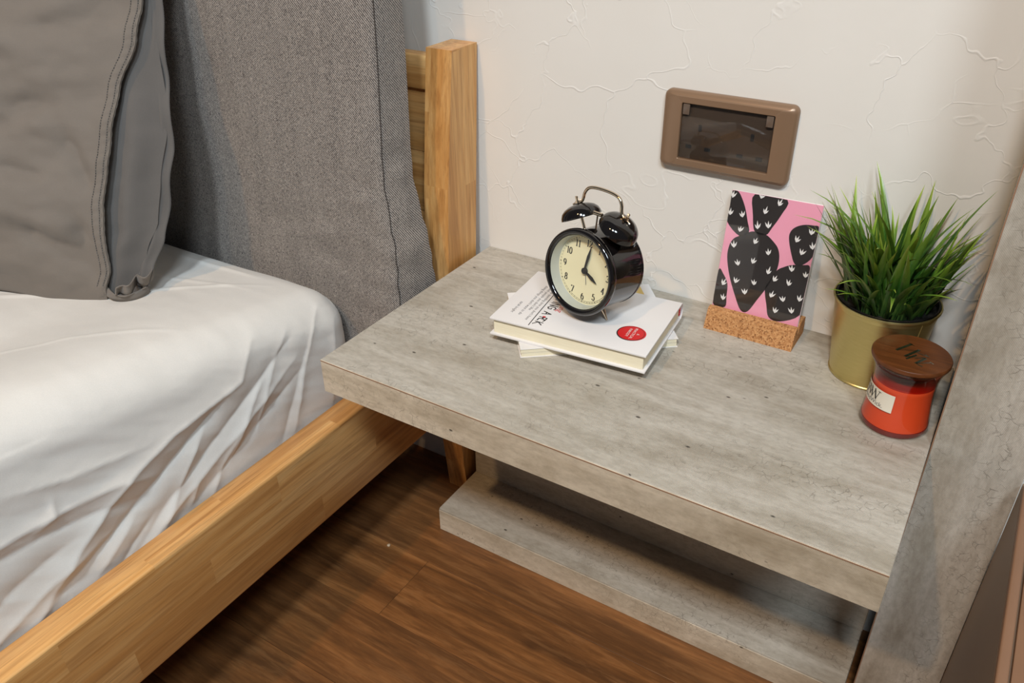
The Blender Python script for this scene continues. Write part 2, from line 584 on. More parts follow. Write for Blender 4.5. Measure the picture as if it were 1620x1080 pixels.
def merge(lst):
    vs, fs = [], []
    for v, f in lst:
        k = len(vs)
        vs += v
        fs += [tuple(i + k for i in q) for q in f]
    return vs, fs
def xf(vf, fun):
    return [fun(*v) for v in vf[0]], vf[1]
def fbm(p, sc, oc=4):
    return noise.fractal(Vector(p) * sc, 1.0, 2.0, oc)

# ------------------------------------------------------------------ room shell
bm = bmesh.new(); box(bm, -2.2, 1.8, 0.0, 0.08, FLOOR - 0.06, 2.2)
tag(obj('wall_back', bm, M['wall']), 'off-white trowelled plaster wall behind bed and nightstand', kind='structure')
bm = bmesh.new(); box(bm, -2.2, 1.8, -2.6, 0.0, FLOOR - 0.05, FLOOR - 0.008)
floor = tag(obj('floor', bm, M['dark']), 'brown wood laminate floor', kind='structure')
PW = 0.112
pl_mesh = None
for r in range(23):
    y1 = -0.095 - PW * (r - 1)
    if y1 > 0: 
        y1 = 0.0
    y0 = -0.095 - PW * r
    off = [0.016, -0.55, 0.42, -0.2][(r + 2) % 4]
    xs = sorted([x for x in [off + 1.2 * k for k in range(-3, 4)] if -2.2 < x < 1.8] + [-2.2, 1.8])
    for a, b in zip(xs[:-1], xs[1:]):
        if b - a < 0.02: continue
        g = 0.00022
        cx, cy = (a + b) / 2, (y0 + y1) / 2
        bm = bmesh.new()
        box(bm, a + g - cx, b - g - cx, y0 + g - cy, y1 - g - cy, -0.008, 0.0, 0.0004, 1)
        obj('plank', bm, M['floor'], floor, (cx, cy, FLOOR))

# ------------------------------------------------------------------ bed frame
BB = (-0.60, -1.0, FLOOR)
bed = thing('bed_frame', BB, 'light varnished wooden bed frame with headboard post and side rail', 'bed')
def post(name, x0, x1):
    # leaning back above, tapering foot below: (z, yfront, yback, left inset, right inset)
    prof = [(FLOOR, -0.050, -0.022, 0.010, 0.013), (-0.30, -0.070, -0.020, 0.004, 0.006), (-0.17, -0.088, -0.026, 0, 0), (-0.02, -0.087, -0.0225, 0, 0), (0.105, -0.077, -0.0145, 0, 0), (0.271, -0.056, -0.0035, 0, 0)]
    bm = bmesh.new()
    rings = []
    for z, yf, yb, li, ri in prof:
        rings.append([bm.verts.new((x - BB[0], y - BB[1], z - BB[2])) for x, y in ((x0 - li, yf), (x1 - ri, yf), (x1 - ri, yb), (x0 - li, yb))])
    for a, b in zip(rings[:-1], rings[1:]):
        for i in range(4):
            bm.faces.new((a[i], a[(i + 1) % 4], b[(i + 1) % 4], b[i]))
    bm.faces.new(rings[0][::-1]); bm.faces.new(rings[-1])
    es = [e for e in bm.edges if not (len(e.link_faces) == 2 and e.calc_face_angle(0) < 0.5)]
    bmesh.ops.bevel(bm, geom=es, offset=0.0058, segments=4, profile=0.5, affect='EDGES')
    return obj(name, bm, M['oak_z'], bed)
post('headboard_post', -0.047, -0.009)
post('headboard_post', -1.120, -1.082)
def lean_box(name, x0, x1, z0, z1, d0, d1, mat, bev):
    yl = lambda z: -0.036 - 0.11 * (0.27 - z)
    bm = bmesh.new()
    box(bm, x0 - BB[0], x1 - BB[0], d0, d1, z0 - BB[2], z1 - BB[2], bev)
    for v in bm.verts:
        v.co.y += yl(v.co.z + BB[2]) - BB[1]
    return obj(name, bm, mat, bed)
lean_box('headboard_top_rail', -1.082, -0.047, 0.2145, 0.2555, 0.0, 0.022, M['oak_x'], 0.003)
for k in range(4):
    z1 = 0.2138 - 0.079 * k
    lean_box('headboard_board', -1.082, -0.047, z1 - 0.0784, z1, 0.007, 0.019, M['oak_x'], 0.0006)
RAILX = (-0.083, -0.047)
boxo('side_rail', (RAILX[0], RAILX[1], -2.15, -0.045, -0.272, -0.1455), M['oak_y'], bed, BB, 0.003, 3)
boxo('side_rail', (-1.082, -1.046, -2.15, -0.045, -0.272, -0.1455), M['oak_y'], bed, BB, 0.003, 3)
boxo('foot_rail', (-1.12, -0.009, -2.19, -2.15, -0.272, -0.1455), M['oak_x'], bed, BB, 0.003, 3)
for x in (-1.10, -0.035):
    boxo('leg', (x - 0.02, x + 0.02, -2.19, -2.15, FLOOR, -0.272), M['oak_z'], bed, BB, 0.003)
for k in range(14):
    y = -0.075 - k * 0.155
    boxo('slat', (-1.046, -0.083, y - 0.08, y, -0.186, -0.168), M['oak_x'], bed, BB, 0.002)

# ------------------------------------------------------------------ mattress with white sheet
FOLDS = [  # (polyline of (y, z) on the visible side, width, height)
 ([(-.356,.005),(-.381,-.035),(-.425,-.041),(-.476,-.046),(-.535,-.063),(-.6,-.103),(-.66,-.15)], .014, .0075),
 ([(-.41,-.045),(-.432,-.056),(-.495,-.085),(-.571,-.118),(-.651,-.147)], .010, -.0070),
 ([(-.297,-.05),(-.367,-.083),(-.437,-.111),(-.506,-.139),(-.54,-.16)], .009, .0045),
 ([(-.285,-.07),(-.35,-.095),(-.41,-.121),(-.47,-.145)], .008, -.0035),
 ([(-.251,-.002),(-.282,-.065),(-.317,-.148)], .007, .0038),
 ([(-.262,-.02),(-.30,-.09),(-.34,-.155)], .008, -.0030),
 ([(-.437,-.063),(-.477,-.106),(-.515,-.151)], .007, .0040),
 ([(-.70,-.045),(-.662,-.048),(-.614,-.051),(-.543,-.062),(-.50,-.085)], .009, .0045),
 ([(-.70,-.06),(-.64,-.066),(-.57,-.078),(-.52,-.10)], .009, -.0040),
 ([(-.609,-.034),(-.613,-.052),(-.633,-.057)], .005, .0030),
 ([(-.503,-.041),(-.588,-.023),(-.647,-.004)], .010, .0035),
 ([(-.72,-.15),(-.694,-.14),(-.637,-.121),(-.563,-.11)], .009, .0040),
 ([(-.72,-.115),(-.66,-.10),(-.60,-.09)], .010, -.0035),
 ([(-.539,-.112),(-.595,-.149)], .008, .0035),
 ([(-.673,-.151),(-.63,-.14)], .008, .003),
 ([(-.35,-.052),(-.362,-.062),(-.397,-.101),(-.416,-.126)], .007, .0042),
 ([(-.464,-.122),(-.476,-.145)], .005, .0028),
 ([(-.30,-.02),(-.33,-.038),(-.389,-.069),(-.452,-.1),(-.498,-.121),(-.55,-.155)], .009, -.0045),
 ([(-.306,-.01),(-.35,-.069),(-.37,-.11)], .006, .0030),
 ([(-.80,-.02),(-.74,-.06),(-.70,-.09),(-.66,-.12)], .010, .0045),
 ([(-.225,-.03),(-.236,-.09),(-.25,-.15)], .008, .0025),
 ([(-.40,-.10),(-.43,-.128),(-.45,-.155)], .006, .0030),
 ([(-.52,-.125),(-.55,-.142),(-.57,-.158)], .006, -.0030),
]
def segd(p, a, b):
    ax, ay = a; bx, by = b; px, py = p
    dx, dy = bx - ax, by - ay
    t = max(0, min(1, ((px - ax) * dx + (py - ay) * dy) / (dx * dx + dy * dy)))
    return math.hypot(px - ax - t * dx, py - ay - t * dy), t
def foldh(y, z):
    h = 0
    for pl, w, amp in FOLDS:
        if y < min(q[0] for q in pl) - 3 * w or y > max(q[0] for q in pl) + 3 * w: continue
        best = 9; par = 0
        n = len(pl) - 1
        for i in range(n):
            d, t = segd((y, z), pl[i], pl[i + 1])
            if d < best:
                best = d; par = (i + t) / n
        if best < 3 * w:
            env = min(1, 0.35 + 3 * min(par, 1 - par))
            h += amp * env * (0.36 * math.exp(-(best / (1.2 * w)) ** 2) + 0.42 * math.exp(-abs(best) / (0.36 * w)))
    return h
MB = (-0.56, -1.0, -0.168)
def mattress():
    x0, x1, y0, y1, zb = -1.04, -0.0885, -2.12, -0.184, -0.168
    sm = lambda t: max(0, min(1, t)) ** 2 * (3 - 2 * max(0, min(1, t)))
    def ztop(y, x=-0.1):
        return -0.010 + (0.008 + 0.15 * max(-0.02, min(0.52, -0.20 - y))) * (0.18 + 0.82 * sm((x + 0.36) / 0.22))
    xs = [x0 + 0.55 * i / 20 for i in range(20)] + [x0 + 0.55 + (x1 - x0 - 0.55) * i / 110 for i in range(111)]
    ys = [-2.12 + 1.07 * i / 20 for i in range(20)] + [-1.05 + 0.866 * i / 400 for i in range(401)]
    zs = [i / 84 for i in range(85)]
    vs, fs, idx = [], [], {}
    def V(x, y, zf):
        zt = ztop(y, x)
        r = 0.050
        z = zb + (zt - zb) * zf
        key = (round(x, 5), round(y, 5), round(zf, 5))
        if key in idx: return idx[key]
        cx = min(max(x, x0 + r), x1 - r); cy = min(max(y, y0 + r), y1 - r); cz = min(z, zt - r)
        # round every edge, with a wider roll-over at the side
        d = Vector((x - cx, y - cy, z - cz))
        nrm = Vector((0, 0, 1))
        p = Vector((x, y, z))
        if d.length > 1e-6:
            nrm = d.normalized()
            if sum(1 for c in d if abs(c) > 1e-6) > 1:
                p = Vector((cx, cy, cz)) + nrm * min(r, max(abs(d.x), abs(d.y), abs(d.z)))
        # soft crown and roll of the top towards the side
        e = max(0, 1 - (x1 - p.x) / 0.22)
        p.z -= 0.004 * e * e * max(0, nrm.z)
        side = max(0, nrm.x)
        if x > -0.5:
            bul = 4 * (0.5 - abs(zf - 0.5)) * 0.5
            p += nrm * side * (0.003 * bul)
            # the sheet slopes in from the rail towards the top
            zz = max(0, min(1, (p.z - zb) / (zt - zb)))
            p.x -= 0.010 * max(0, min(1, (-0.20 - p.y) / 0.40)) * zz * max(0, min(1, (x + 0.45) / 0.3))
            q_ = (-0.088 - 0.5845) / (p.x - 0.5845)
            hh = foldh(-0.8687 + (p.y + 0.8687) * q_, 0.491 + (p.z - 0.491) * q_)
            k = max(0, min(1, (nrm.x - 0.25) / 0.5))
            k = k * k * (3 - 2 * k)
            p += nrm * hh * max(k, 0.0)
            f1 = fbm((p.y * 1.0 + p.z * 1.6, p.z * 0.7 - p.y * .35, 0.3), 16, 3)
            p += nrm * side * f1 * 0.0014
        # shallow creases over the top
        if nrm.z > 0.3:
            c1 = fbm((p.x * 0.8 + p.y * .5, p.y * 1.6, 2.0), 9, 3)
            p.z += 0.0016 * c1
            for (ax, ay, bx, by, am) in ((-0.50, -0.47, -0.17, -0.245, .0016), (-0.42, -0.235, -0.20, -0.235, .0018), (-0.33, -0.55, -0.14, -0.40, .0010), (-0.36, -0.30, -0.18, -0.27, .0010)):
                dd, t = segd((p.x, p.y), (ax, ay), (bx, by))
                p.z += am * math.exp(-(dd / 0.004) ** 2) * min(1, 5 * min(t, 1 - t) + .1)
        idx[key] = len(vs)
        vs.append((p.x - MB[0], p.y - MB[1], p.z - MB[2]))
        return idx[key]
    def grid(A, B, fn):
        g = [[fn(a, b) for b in B] for a in A]
        for i in range(len(A) - 1):
            for j in range(len(B) - 1):
                q = (g[i][j], g[i + 1][j], g[i + 1][j + 1], g[i][j + 1])
                if len(set(q)) == 4: fs.append(q)
    grid(xs, ys, lambda x, y: V(x, y, 1.0))
    grid(ys, zs, lambda y, z: V(x1, y, z))
    grid(xs, zs, lambda x, z: V(x, y1, z))
    grid(ys, zs[::84], lambda y, z: V(x0, y, z))
    grid(xs, zs[::84], lambda x, z: V(x, y0, z))
    bm = bmesh.new()
    bv = [bm.verts.new(v) for v in vs]
    for f in fs:
        try: bm.faces.new([bv[i] for i in f])
        except ValueError: pass
    o = obj('mattress', bm, M['sheet'], None, MB, 180)
    return tag(o, 'mattress under a creased white fitted sheet on the wooden bed frame', 'mattress')
mattress()

# ------------------------------------------------------------------ woven grey cushion against the headboard
CB = (-0.34, -0.13, -0.168)
def cushion():
    t = thing('woven_cushion', CB, 'large boxy cushion in woven grey marl fabric against the wooden headboard', 'cushion')
    x0, x1, z0, z1 = -0.66, -0.030, -0.168, 0.46
    def xr(z):   # right outline of the front seam
        pts = [(-0.168, -0.026), (-0.02, -0.023), (0.05, -0.026), (0.13, -0.040), (0.21, -0.041), (0.34, -0.040), (0.46, -0.046)]
        for (a, b), (c, d) in zip(pts[:-1], pts[1:]):
            if z <= c:
                return b + (d - b) * (z - a) / (c - a)
        return pts[-1][1]
    def yf(z): return -0.171 + 0.050 * (z + 0.05)
    NX, NZ, ND = 90, 110, 16
    vs, fs = [], []
    def front(u, v):
        z = z0 + (z1 - z0) * v
        x = x0 + (xr(z) - x0) * u
        eu = min(u, 1 - u); ev = min(v, 1 - v)
        dx = (1 - u) * 0.63; dz = min(v, 1 - v) * 0.63
        e = lambda d, R_: math.sqrt(max(0, 1 - (1 - min(d / R_, 1)) ** 2))
        y = yf(z) - 0.006 * e(dx, 0.05) - 0.007 * e(dx, 0.22) * e(dz, 0.2)
        # pulled folds near the lower right corner
        k = max(0, 1 - (dx / 0.16)) * max(0, min(1, (0.20 - z) / 0.12))
        y += 0.0012 * k * math.sin((x * 0.5 + z) * 150 + 3 * fbm((x, 0, z), 14, 2))
        y += 0.0045 * fbm((x, 0, z * 0.6), 8, 3)
        for (ax, az, bx, bz, am, w) in ((-.21, .045, -.09, .065, -.004, .010), (-.17, .02, -.06, .03, .003, .010), (-.26, .06, -.16, .055, .003, .014), (-.10, .10, -.045, .12, -.003, .008)):
            dd, tt = segd((x, z), (ax, az), (bx, bz))
            y += am * math.exp(-(dd / w) ** 2) * min(1, 4 * min(tt, 1 - tt) + .15)
        return Vector((x, y, z))
    def side(d, v):
        a = front(1, v)
        z = a.z
        xb = a.x + 0.007 * math.sin(math.pi * d) * (0.4 + 0.6 * max(0, min(1, (0.25 - z) / .2)))
        xb += 0.006 * d * (1 if z < .12 else max(0, 1 - (z - .12) / .2))
        y = a.y + (0.048 + 0.030 * max(0, min(1, (.12 - z) / .2))) * d
        # gathered pleats on the gusset
        w = math.sin(math.pi * min(1, d * 1.1))
        for (zz, am, wd) in ((.165, -.005, .012), (.145, .004, .012), (.08, -.004, .012), (.055, .004, .014), (.02, -.004, .012), (.24, -.0025, .012)):
            xb += 0.6 * am * w * math.exp(-((z + 0.30 * (y + .15) - zz) / wd) ** 2)
        return Vector((xb, y, z))
    idx = {}
    def add(p):
        vs.append((p.x - CB[0], p.y - CB[1], p.z - CB[2]))
        return len(vs) - 1
    gf = [[add(front(i / NX, j / NZ)) for j in range(NZ + 1)] for i in range(NX + 1)]
    gs = [gf[NX]] + [[add(side(i / ND, j / NZ)) for j in range(NZ + 1)] for i in range(1, ND + 1)]
    # back sheet from the gusset's rear edge to the left
    gb = [gs[ND]]
    for i in range(1, 9):
        row = []
        for j in range(NZ + 1):
            s = side(1, j / NZ)
            row.append(add(Vector((s.x + (x0 - s.x) * i / 8, s.y + 0.006 * math.sin(math.pi * i / 8), s.z))))
        gb.append(row)
    for g in (gf, gs, gb):
        for i in range(len(g) - 1):
            for j in range(NZ):
                fs.append((g[i][j], g[i + 1][j], g[i + 1][j + 1], g[i][j + 1]))
    for j in range(NZ):   # left end
        fs.append((gb[8][j], gf[0][j], gf[0][j + 1], gb[8][j + 1]))
    loop_b = [gf[i][0] for i in range(NX + 1)] + [gs[i][0] for i in range(1, ND + 1)] + [gb[i][0] for i in range(1, 9)]
    loop_t = [gf[i][NZ] for i in range(NX + 1)] + [gs[i][NZ] for i in range(1, ND + 1)] + [gb[i][NZ] for i in range(1, 9)]
    fs.append(tuple(loop_b)); fs.append(tuple(loop_t[::-1]))
    me = bpy.data.meshes.new('cover')
    me.from_pydata(vs, [], fs)
    bm = bmesh.new(); bm.from_mesh(me); bpy.data.meshes.remove(me)
    obj('cover', bm, M['woven'], t, None, 60)
    bm = bmesh.new()
    pts = [front(1, j / NZ) + Vector((0.0002, -0.0001, 0)) - Vector(CB) for j in range(NZ + 1)]
    tube(bm, pts, 0.0007, 6)
    tag(obj('seam', bm, M['stitch'], t, None, 180), 'dark stitched seam')
cushion()

# ------------------------------------------------------------------ front pillow in a grey pillowcase
def pillow():
    O = Vector((-0.30, -0.345, 0.0))
    EX = Vector((0.92718, 0.37461, 0.0)); EN = Vector((0.35059, -0.86775, 0.35227)); EZ = Vector((-0.13196, 0.32662, 0.93590))
    t = thing('grey_pillow', O, 'grey cotton pillow with a stitched open end, propped nearest the viewer', 'pillow')
    W = lambda a, c, n: EX * a + EZ * c + EN * n        # relative to O
    def curve(pts, c):
        if c <= pts[0][0]: return pts[0][1]
        for i in range(len(pts) - 1):
            if c <= pts[i + 1][0]:
                t_ = (c - pts[i][0]) / (pts[i + 1][0] - pts[i][0])
                t_ = t_ * t_ * (3 - 2 * t_) * 0.4 + t_ * 0.6
                return pts[i][1] + (pts[i + 1][1] - pts[i][1]) * t_
        return pts[-1][1]
    back = [(-.012, .004), (.004, .014), (.038, .021), (.070, .036), (.124, .042), (.177, .051), (.221, .051), (.278, .044), (.348, .044), (.47, .050)]
    frnt = [(-.012, -.034), (.003, -.029), (.029, -.019), (.106, -.013), (.166, -.002), (.239, .009), (.290, .025), (.345, .032), (.47, .040)]
    AL = -0.52
    CT = 0.46
    NA, NC = 110, 110
    e = lambda d, r: math.sqrt(max(0.0, 1 - (1 - min(max(d, 0) / r, 1)) ** 2))
    def cb(a):  # bottom outline
        return -0.006 - 0.011 * math.exp(-((a + 0.085) / 0.07) ** 2) + 0.012 * max(0, (a + 0.02) / 0.03) * (a > -0.02)
    WR = [(-.42, .24, -.10, .20, .007, .016), (-.20, .16, -.06, .235, -.006, .013), (-.10, .30, .02, .33, -.004, .012), (-.30, .10, -.08, .13, .006, .018),
          (-.12, .085, -.04, .04, -.006, .012), (-.16, .11, -.05, .075, .005, .012), (-.40, .30, -.16, .27, -.006, .018), (-.22, .05, -.10, .03, .004, .016),
          (-.06, .20, -.02, .12, -.005, .010), (-.045, .10, -.035, .03, -.006, .010), (-.24, .33, -.06, .27, .005, .014), (-.15, .22, -.05, .19, .004, .010),
          (-.13, .15, -.07, .14, -.004, .008), (-.30, .20, -.15, .16, -.005, .012)]
    def wrinkle(a, c):
        h = 0.009 * fbm((a * 0.7 + c * 0.35, c * 1.2 - a * .2, 1.7), 11, 4)
        for ax, az, bx, bz, am, w in WR:
            d, t_ = segd((a, c), (ax, az), (bx, bz))
            if d < 3 * w:
                h += 1.5 * am * math.exp(-(d / w) ** 2) * min(1, .2 + 3 * min(t_, 1 - t_))
        return h
    def half(a, c, right):
        dr = right - a
        h = 0.070 * e(dr, 0.24) ** 1.9 * e(c - cb(a), 0.16) * e(CT - c, 0.2) * e(a - AL, 0.15)
        return h
    def grid_mesh(name, fn, mat, parent, na=NA, nc=NC, thick=0.0):
        vs, fs = [], []
        for i in range(na + 1):
            for j in range(nc + 1):
                vs.append(fn(i / na, j / nc))
        k = nc + 1
        for i in range(na):
            for j in range(nc):
                fs.append((i * k + j, (i + 1) * k + j, (i + 1) * k + j + 1, i * k + j + 1))
        me = bpy.data.meshes.new(name)
        me.from_pydata(vs, [], fs)
        bm = bmesh.new(); bm.from_mesh(me); bpy.data.meshes.remove(me)
        return bm
    # inner pillow and back sheet: closed body reaching to the rear hem
    def body(sign):
        def f(u, v):
            c0 = -0.006 + (CT + 0.006) * v
            ar = curve(back, c0) - 0.004
            a = AL + (ar - AL) * u
            lo = cb(a) + 0.004
            c = lo + (CT - lo) * v
            h = half(a, c, curve(back, c))
            n = sign * h if sign > 0 else -0.35 * h
            if sign > 0:
                n = n * 0.86 + 0.004 * fbm((a, c, 4), 18, 3) * e(ar - a, .05) + 0.010 * min(1, max(0, (curve(back, c) - curve(frnt, c) - .012) / .04)) * math.exp(-((a - ar + 0.028) / 0.014) ** 2) * e(c - lo, .05)
            return W(a, c, n)
        return f
    bm = grid_mesh('body', body(1), None, t)
    b2 = grid_mesh('body_back', body(-1), None, t, NA, NC)
    me = bpy.data.meshes.new('x'); b2.to_mesh(me); b2.free(); bm.from_mesh(me); bpy.data.meshes.remove(me)
    bmesh.ops.remove_doubles(bm, verts=bm.verts[:], dist=0.0006)
    obj('inner_pillow', bm, M['cotton_in'], t, None, 180)
    # front sheet of the pillowcase
    def sheet(u, v):
        c0 = -0.014 + (CT + 0.014) * v
        ar = curve(frnt, c0)
        a = AL + (ar - AL) * (1 - (1 - u) ** 1.25)
        lo = cb(a)
        c = lo + (CT - lo) * v
        h = half(a, c, curve(back, c))
        edge = math.exp(-((ar - a) / 0.02) ** 2)
        n = h + 0.005 + max(wrinkle(a, c), -0.003 - 0.10 * h) * e(c - lo, .04) * (1 - 0.7 * edge) + 0.007 * edge * e(c - lo, .06)
        n += 0.0010 * math.sin(c * 90 + 2 * math.sin(c * 37)) * edge
        # hem: a raised band with a stitched step
        d = ar - a
        n += 0.0004 * (1 / (1 + math.exp(max(-40, min(40, (d - 0.0125) / 0.0006)))))
        return W(a, c, n)
    bm = grid_mesh('front', sheet, None, t, 200, 130)
    fr = obj('pillowcase_front', bm, M['cotton'], t, None, 180)
    md = fr.modifiers.new('thickness', 'SOLIDIFY'); md.thickness = 0.0014; md.offset = -1
    # stitches on the hem: two rows of short dashes in one mesh
    bm = bmesh.new()
    for off in (0.0030, 0.0112):
        for k in range(150):
            v0 = 0.05 + 0.92 * k / 150
            ps = []
            for v in (v0, v0 + 0.92 / 150 * 0.62):
                c0 = -0.014 + (CT + 0.014) * v
                ar = curve(frnt, c0)
                u = 1 - (1 - ((ar - off) - AL) / (ar - AL)) ** (1 / 1.25)
                ps.append(sheet(u, v) + EN * 0.0024)
            tube(bm, ps, 0.00050, 4)
    tag(obj('stitching', bm, M['cotton_in'], fr, None, 180), kind='stuff')
    # folded hem band along the open edge
    def on_sheet(off, v):
        c0 = -0.014 + (CT + 0.014) * v
        ar = curve(frnt, c0)
        u = 1 - (1 - ((ar - off) - AL) / (ar - AL)) ** (1 / 1.25)
        return sheet(u, v)
    vs, fs = [], []
    NH = 160
    for k in range(NH + 1):
        v = 0.02 + 0.975 * k / NH
        for off, up_ in ((.0135, -.0006), (.0128, .0016), (.0085, .0022), (.0040, .0022), (.0004, .0014), (-.0004, -.0012)):
            p_ = on_sheet(max(off, 0.0), v) + EN * (up_ + .0004 * math.sin(k * 1.7))
            if off < 0: p_ = p_ + EX * .0006
            vs.append(tuple(p_))
    for k in range(NH):
        for j in range(5):
            a_ = k * 6 + j
            fs.append((a_, a_ + 1, a_ + 7, a_ + 6))
    pydata('hem', vs, fs, M['cotton'], fr, None, 60)
    # wavy rear hem
    vs, fs = [], []
    pts = []
    for k in range(121):
        c = 0.012 + (0.46 - 0.012) * k / 120
        a = curve(back, c)
        wv = 0.0035 * math.sin(c * 40 + 1.2 * math.sin(c * 23)) + 0.0022 * math.sin(c * 88 + 1)
        wa = 0.0008 * math.sin(c * 61 + 1)
        pts.append((a + wa, c, wv))
    def strip(name, rows, mat, th):
        vs, fs = [], []
        n = len(rows[0])
        for r in rows:
            vs += [tuple(p) for p in r]
        for i in range(len(rows) - 1):
            for j in range(n - 1):
                fs.append((i * n + j, i * n + j + 1, (i + 1) * n + j + 1, (i + 1) * n + j))
        o = pydata(name, vs, fs, mat, t, None, 180)
        md = o.modifiers.new('thickness', 'SOLIDIFY'); md.thickness = th; md.offset = 0
        return o
    strip('rear_hem', [[W(a - 0.014, c, 0.0035 + wv * .2) for a, c, wv in pts], [W(a - 0.0085, c, 0.0040 + wv * .6) for a, c, wv in pts], [W(a - .0075, c, 0.0018 + wv * .6) for a, c, wv in pts], [W(a, c, wv) for a, c, wv in pts], [W(a + 0.002, c, wv * 1.1 - .001) for a, c, wv in pts]], M['cotton_in'], 0.0016)
    # ruffled bottom corner: gathered hem lying on the sheet
    def lip(outer, inner):
        A = smoothpath(outer, 6); B = smoothpath(inner, 6)
        A = [p + Vector((.018, -.0106, .010)) for p in A]; B = [p + Vector((.018, -.0106, .010)) for p in B]
        n = min(len(A), len(B))
        A = [A[int(i * (len(A) - 1) / (n - 1))] for i in range(n)]; B = [B[int(i * (len(B) - 1) / (n - 1))] for i in range(n)]
        rows = []
        for f in (0, .25, .5, .75, 1):
            rows.append([a.lerp(b, f) + Vector((0, 0, .0035 * math.sin(math.pi * f))) for a, b in zip(A, B)])
        return strip('corner_hem', rows, M['cotton'], 0.0016)
    lip([(-.0724,-.0034,-.006),(-.0498,-.0139,-.006),(-.0282,-.0183,-.006),(-.0115,-.0141,-.006),(-.0014,-.0041,-.006),(-.001,.0096,-.006),(-.0069,.0198,-.006),(-.017,.0237,-.006)],
        [(-.0599,-.0018,.004),(-.0381,-.0128,.004),(-.0165,-.0192,.004),(-.0027,-.0167,.004),(.0003,-.0053,.004),(.0,.0042,.004),(.0005,.0104,.004),(-.0025,.0145,.004)])
    lip([(-.0128,-.0213,.004),(-.0138,-.0143,.004),(-.0027,-.0134,.004),(-.0023,-.0073,.004),(-.0134,.0056,.004),(-.0188,.0143,.004)],
        [(-.0043,-.0212,.018),(-.0033,-.0148,.018),(.0028,-.0112,.018),(-.0019,-.0023,.018),(-.0103,.0086,.018),(-.0128,.0151,.018)])
    lip([(-.0188,.0139,.006),(-.0044,.0105,.006),(-.0018,.0161,.006),(-.008,.0285,.006),(-.0217,.0409,.006)],
        [(-.0023,.0083,.022),(.009,.0072,.022),(.0094,.0134,.022),(.0002,.026,.022),(-.0128,.039,.022)])
pillow()

# ------------------------------------------------------------------ nightstand
W_, D_, T_ = 0.591, 0.338, 0.042
NB = (0.29, -0.17, FLOOR)
ns = thing('nightstand', NB, 'grey concrete-effect nightstand shelf fixed to the wall between bed and cabinet', 'nightstand')
boxo('tabletop', (0, W_ - 0.0006, -D_ + .0009, -0.0004, -T_, 0), M['concrete_x'], ns, NB, 0.0005, 1)
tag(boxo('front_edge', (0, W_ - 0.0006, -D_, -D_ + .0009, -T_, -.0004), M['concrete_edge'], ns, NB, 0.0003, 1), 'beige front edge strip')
bm = bmesh.new(); box(bm, 0.0004 - NB[0], W_ - 0.001 - NB[0], -D_ - 0.0004 - NB[1], -D_ + 0.0004 - NB[1], -0.0018 - NB[2], -0.0009 - NB[2])
tag(obj('edge_band', bm, M['edge'], ns), 'thin brown edge line')
boxo('back_panel', (-0.0080, 0.5835, -0.0446, -0.0004, FLOOR + 0.041, -T_), M['concrete_x'], ns, NB, 0.001, 1)
boxo('lower_ledge', (-0.010, 0.5835, -0.1425, -0.0004, FLOOR, FLOOR + 0.0412), M['concrete_x'], ns, NB, 0.003, 2)
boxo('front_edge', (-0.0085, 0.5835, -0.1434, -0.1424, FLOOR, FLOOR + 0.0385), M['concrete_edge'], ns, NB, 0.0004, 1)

# ------------------------------------------------------------------ cabinet column and low dresser on the right
KB = (0.63, -0.076, FLOOR)
cb_ = thing('cabinet_panel', KB, 'tall grey concrete-effect cabinet end panel right of the nightstand', 'cabinet')
boxo('panel', (W_ + 0.0006, 0.669, -0.152, -0.0004, FLOOR, 1.5), M['concrete_z'], cb_, KB, 0.0002, 1)
bm = bmesh.new(); box(bm, W_ + 0.0001 - KB[0], W_ + 0.0012 - KB[0], -0.1524 - KB[1], -0.1490 - KB[1], 0, 1.5 - KB[2])
tag(obj('edge_band', bm, M['edge'], cb_), 'brown edge line')
DB = (0.90, -0.5, FLOOR)
dr = thing('low_wooden_dresser', DB, 'low brown wooden dresser at the right beside the cabinet panel', 'dresser')
boxo('side_panel', (0.6695, 0.684, -1.0, -0.1526, FLOOR, -0.010), M['brown_side'], dr, DB, 0.0002, 1)
boxo('top_rail', (0.6695, 0.6775, -1.0, -0.160, -0.0100, -0.004), M['brown_wood'], dr, DB, 0.0018, 3)
boxo('top_board', (0.679, 1.20, -1.0, -0.166, -0.022, -0.0065), M['brown_wood'], dr, DB, 0.0015)
boxo('back_panel', (0.684, 1.2, -0.166, -0.1526, FLOOR, -0.012), M['brown_side'], dr, DB, 0.001)
boxo('side_panel', (1.186, 1.2, -1.0, -0.166, FLOOR, -0.022), M['brown_side'], dr, DB, 0.002)
boxo('drawer_front', (0.686, 1.184, -1.006, -0.986, FLOOR + 0.04, -0.026), M['brown_side'], dr, DB, 0.002)

# ------------------------------------------------------------------ wall socket
SB = (0.3137, 0.0, 0.2066)
so = thing('wall_socket', SB, 'bronze double wall socket with smoked flip cover above the nightstand', 'wall socket')
def rrect(x0, x1, z0, z1, r, n=6):
    pts = []
    for cx, cz, a0 in ((x1 - r, z1 - r, 0), (x0 + r, z1 - r, 90), (x0 + r, z0 + r, 180), (x1 - r, z0 + r, 270)):
        for k in range(n + 1):
            a = R(a0 + 90 * k / n)
            pts.append((cx + r * math.cos(a), cz + r * math.sin(a)))
    return pts
def ring_loops(bm, loops, closed_in=None):
    L = [[bm.verts.new(p) for p in l] for l in loops]
    n = len(L[0])
    for a, b in zip(L[:-1], L[1:]):
        for i in range(n):
            bm.faces.new((a[i], a[(i + 1) % n], b[(i + 1) % n], b[i]))
    return L
hx, hz_ = 0.0728, 0.0430
ix, iz = 0.0508, 0.0309
bm = bmesh.new()
def sl(hx_, hz, r, y): return [(x, y, z) for x, z in rrect(-hx_, hx_, -hz, hz, r)]
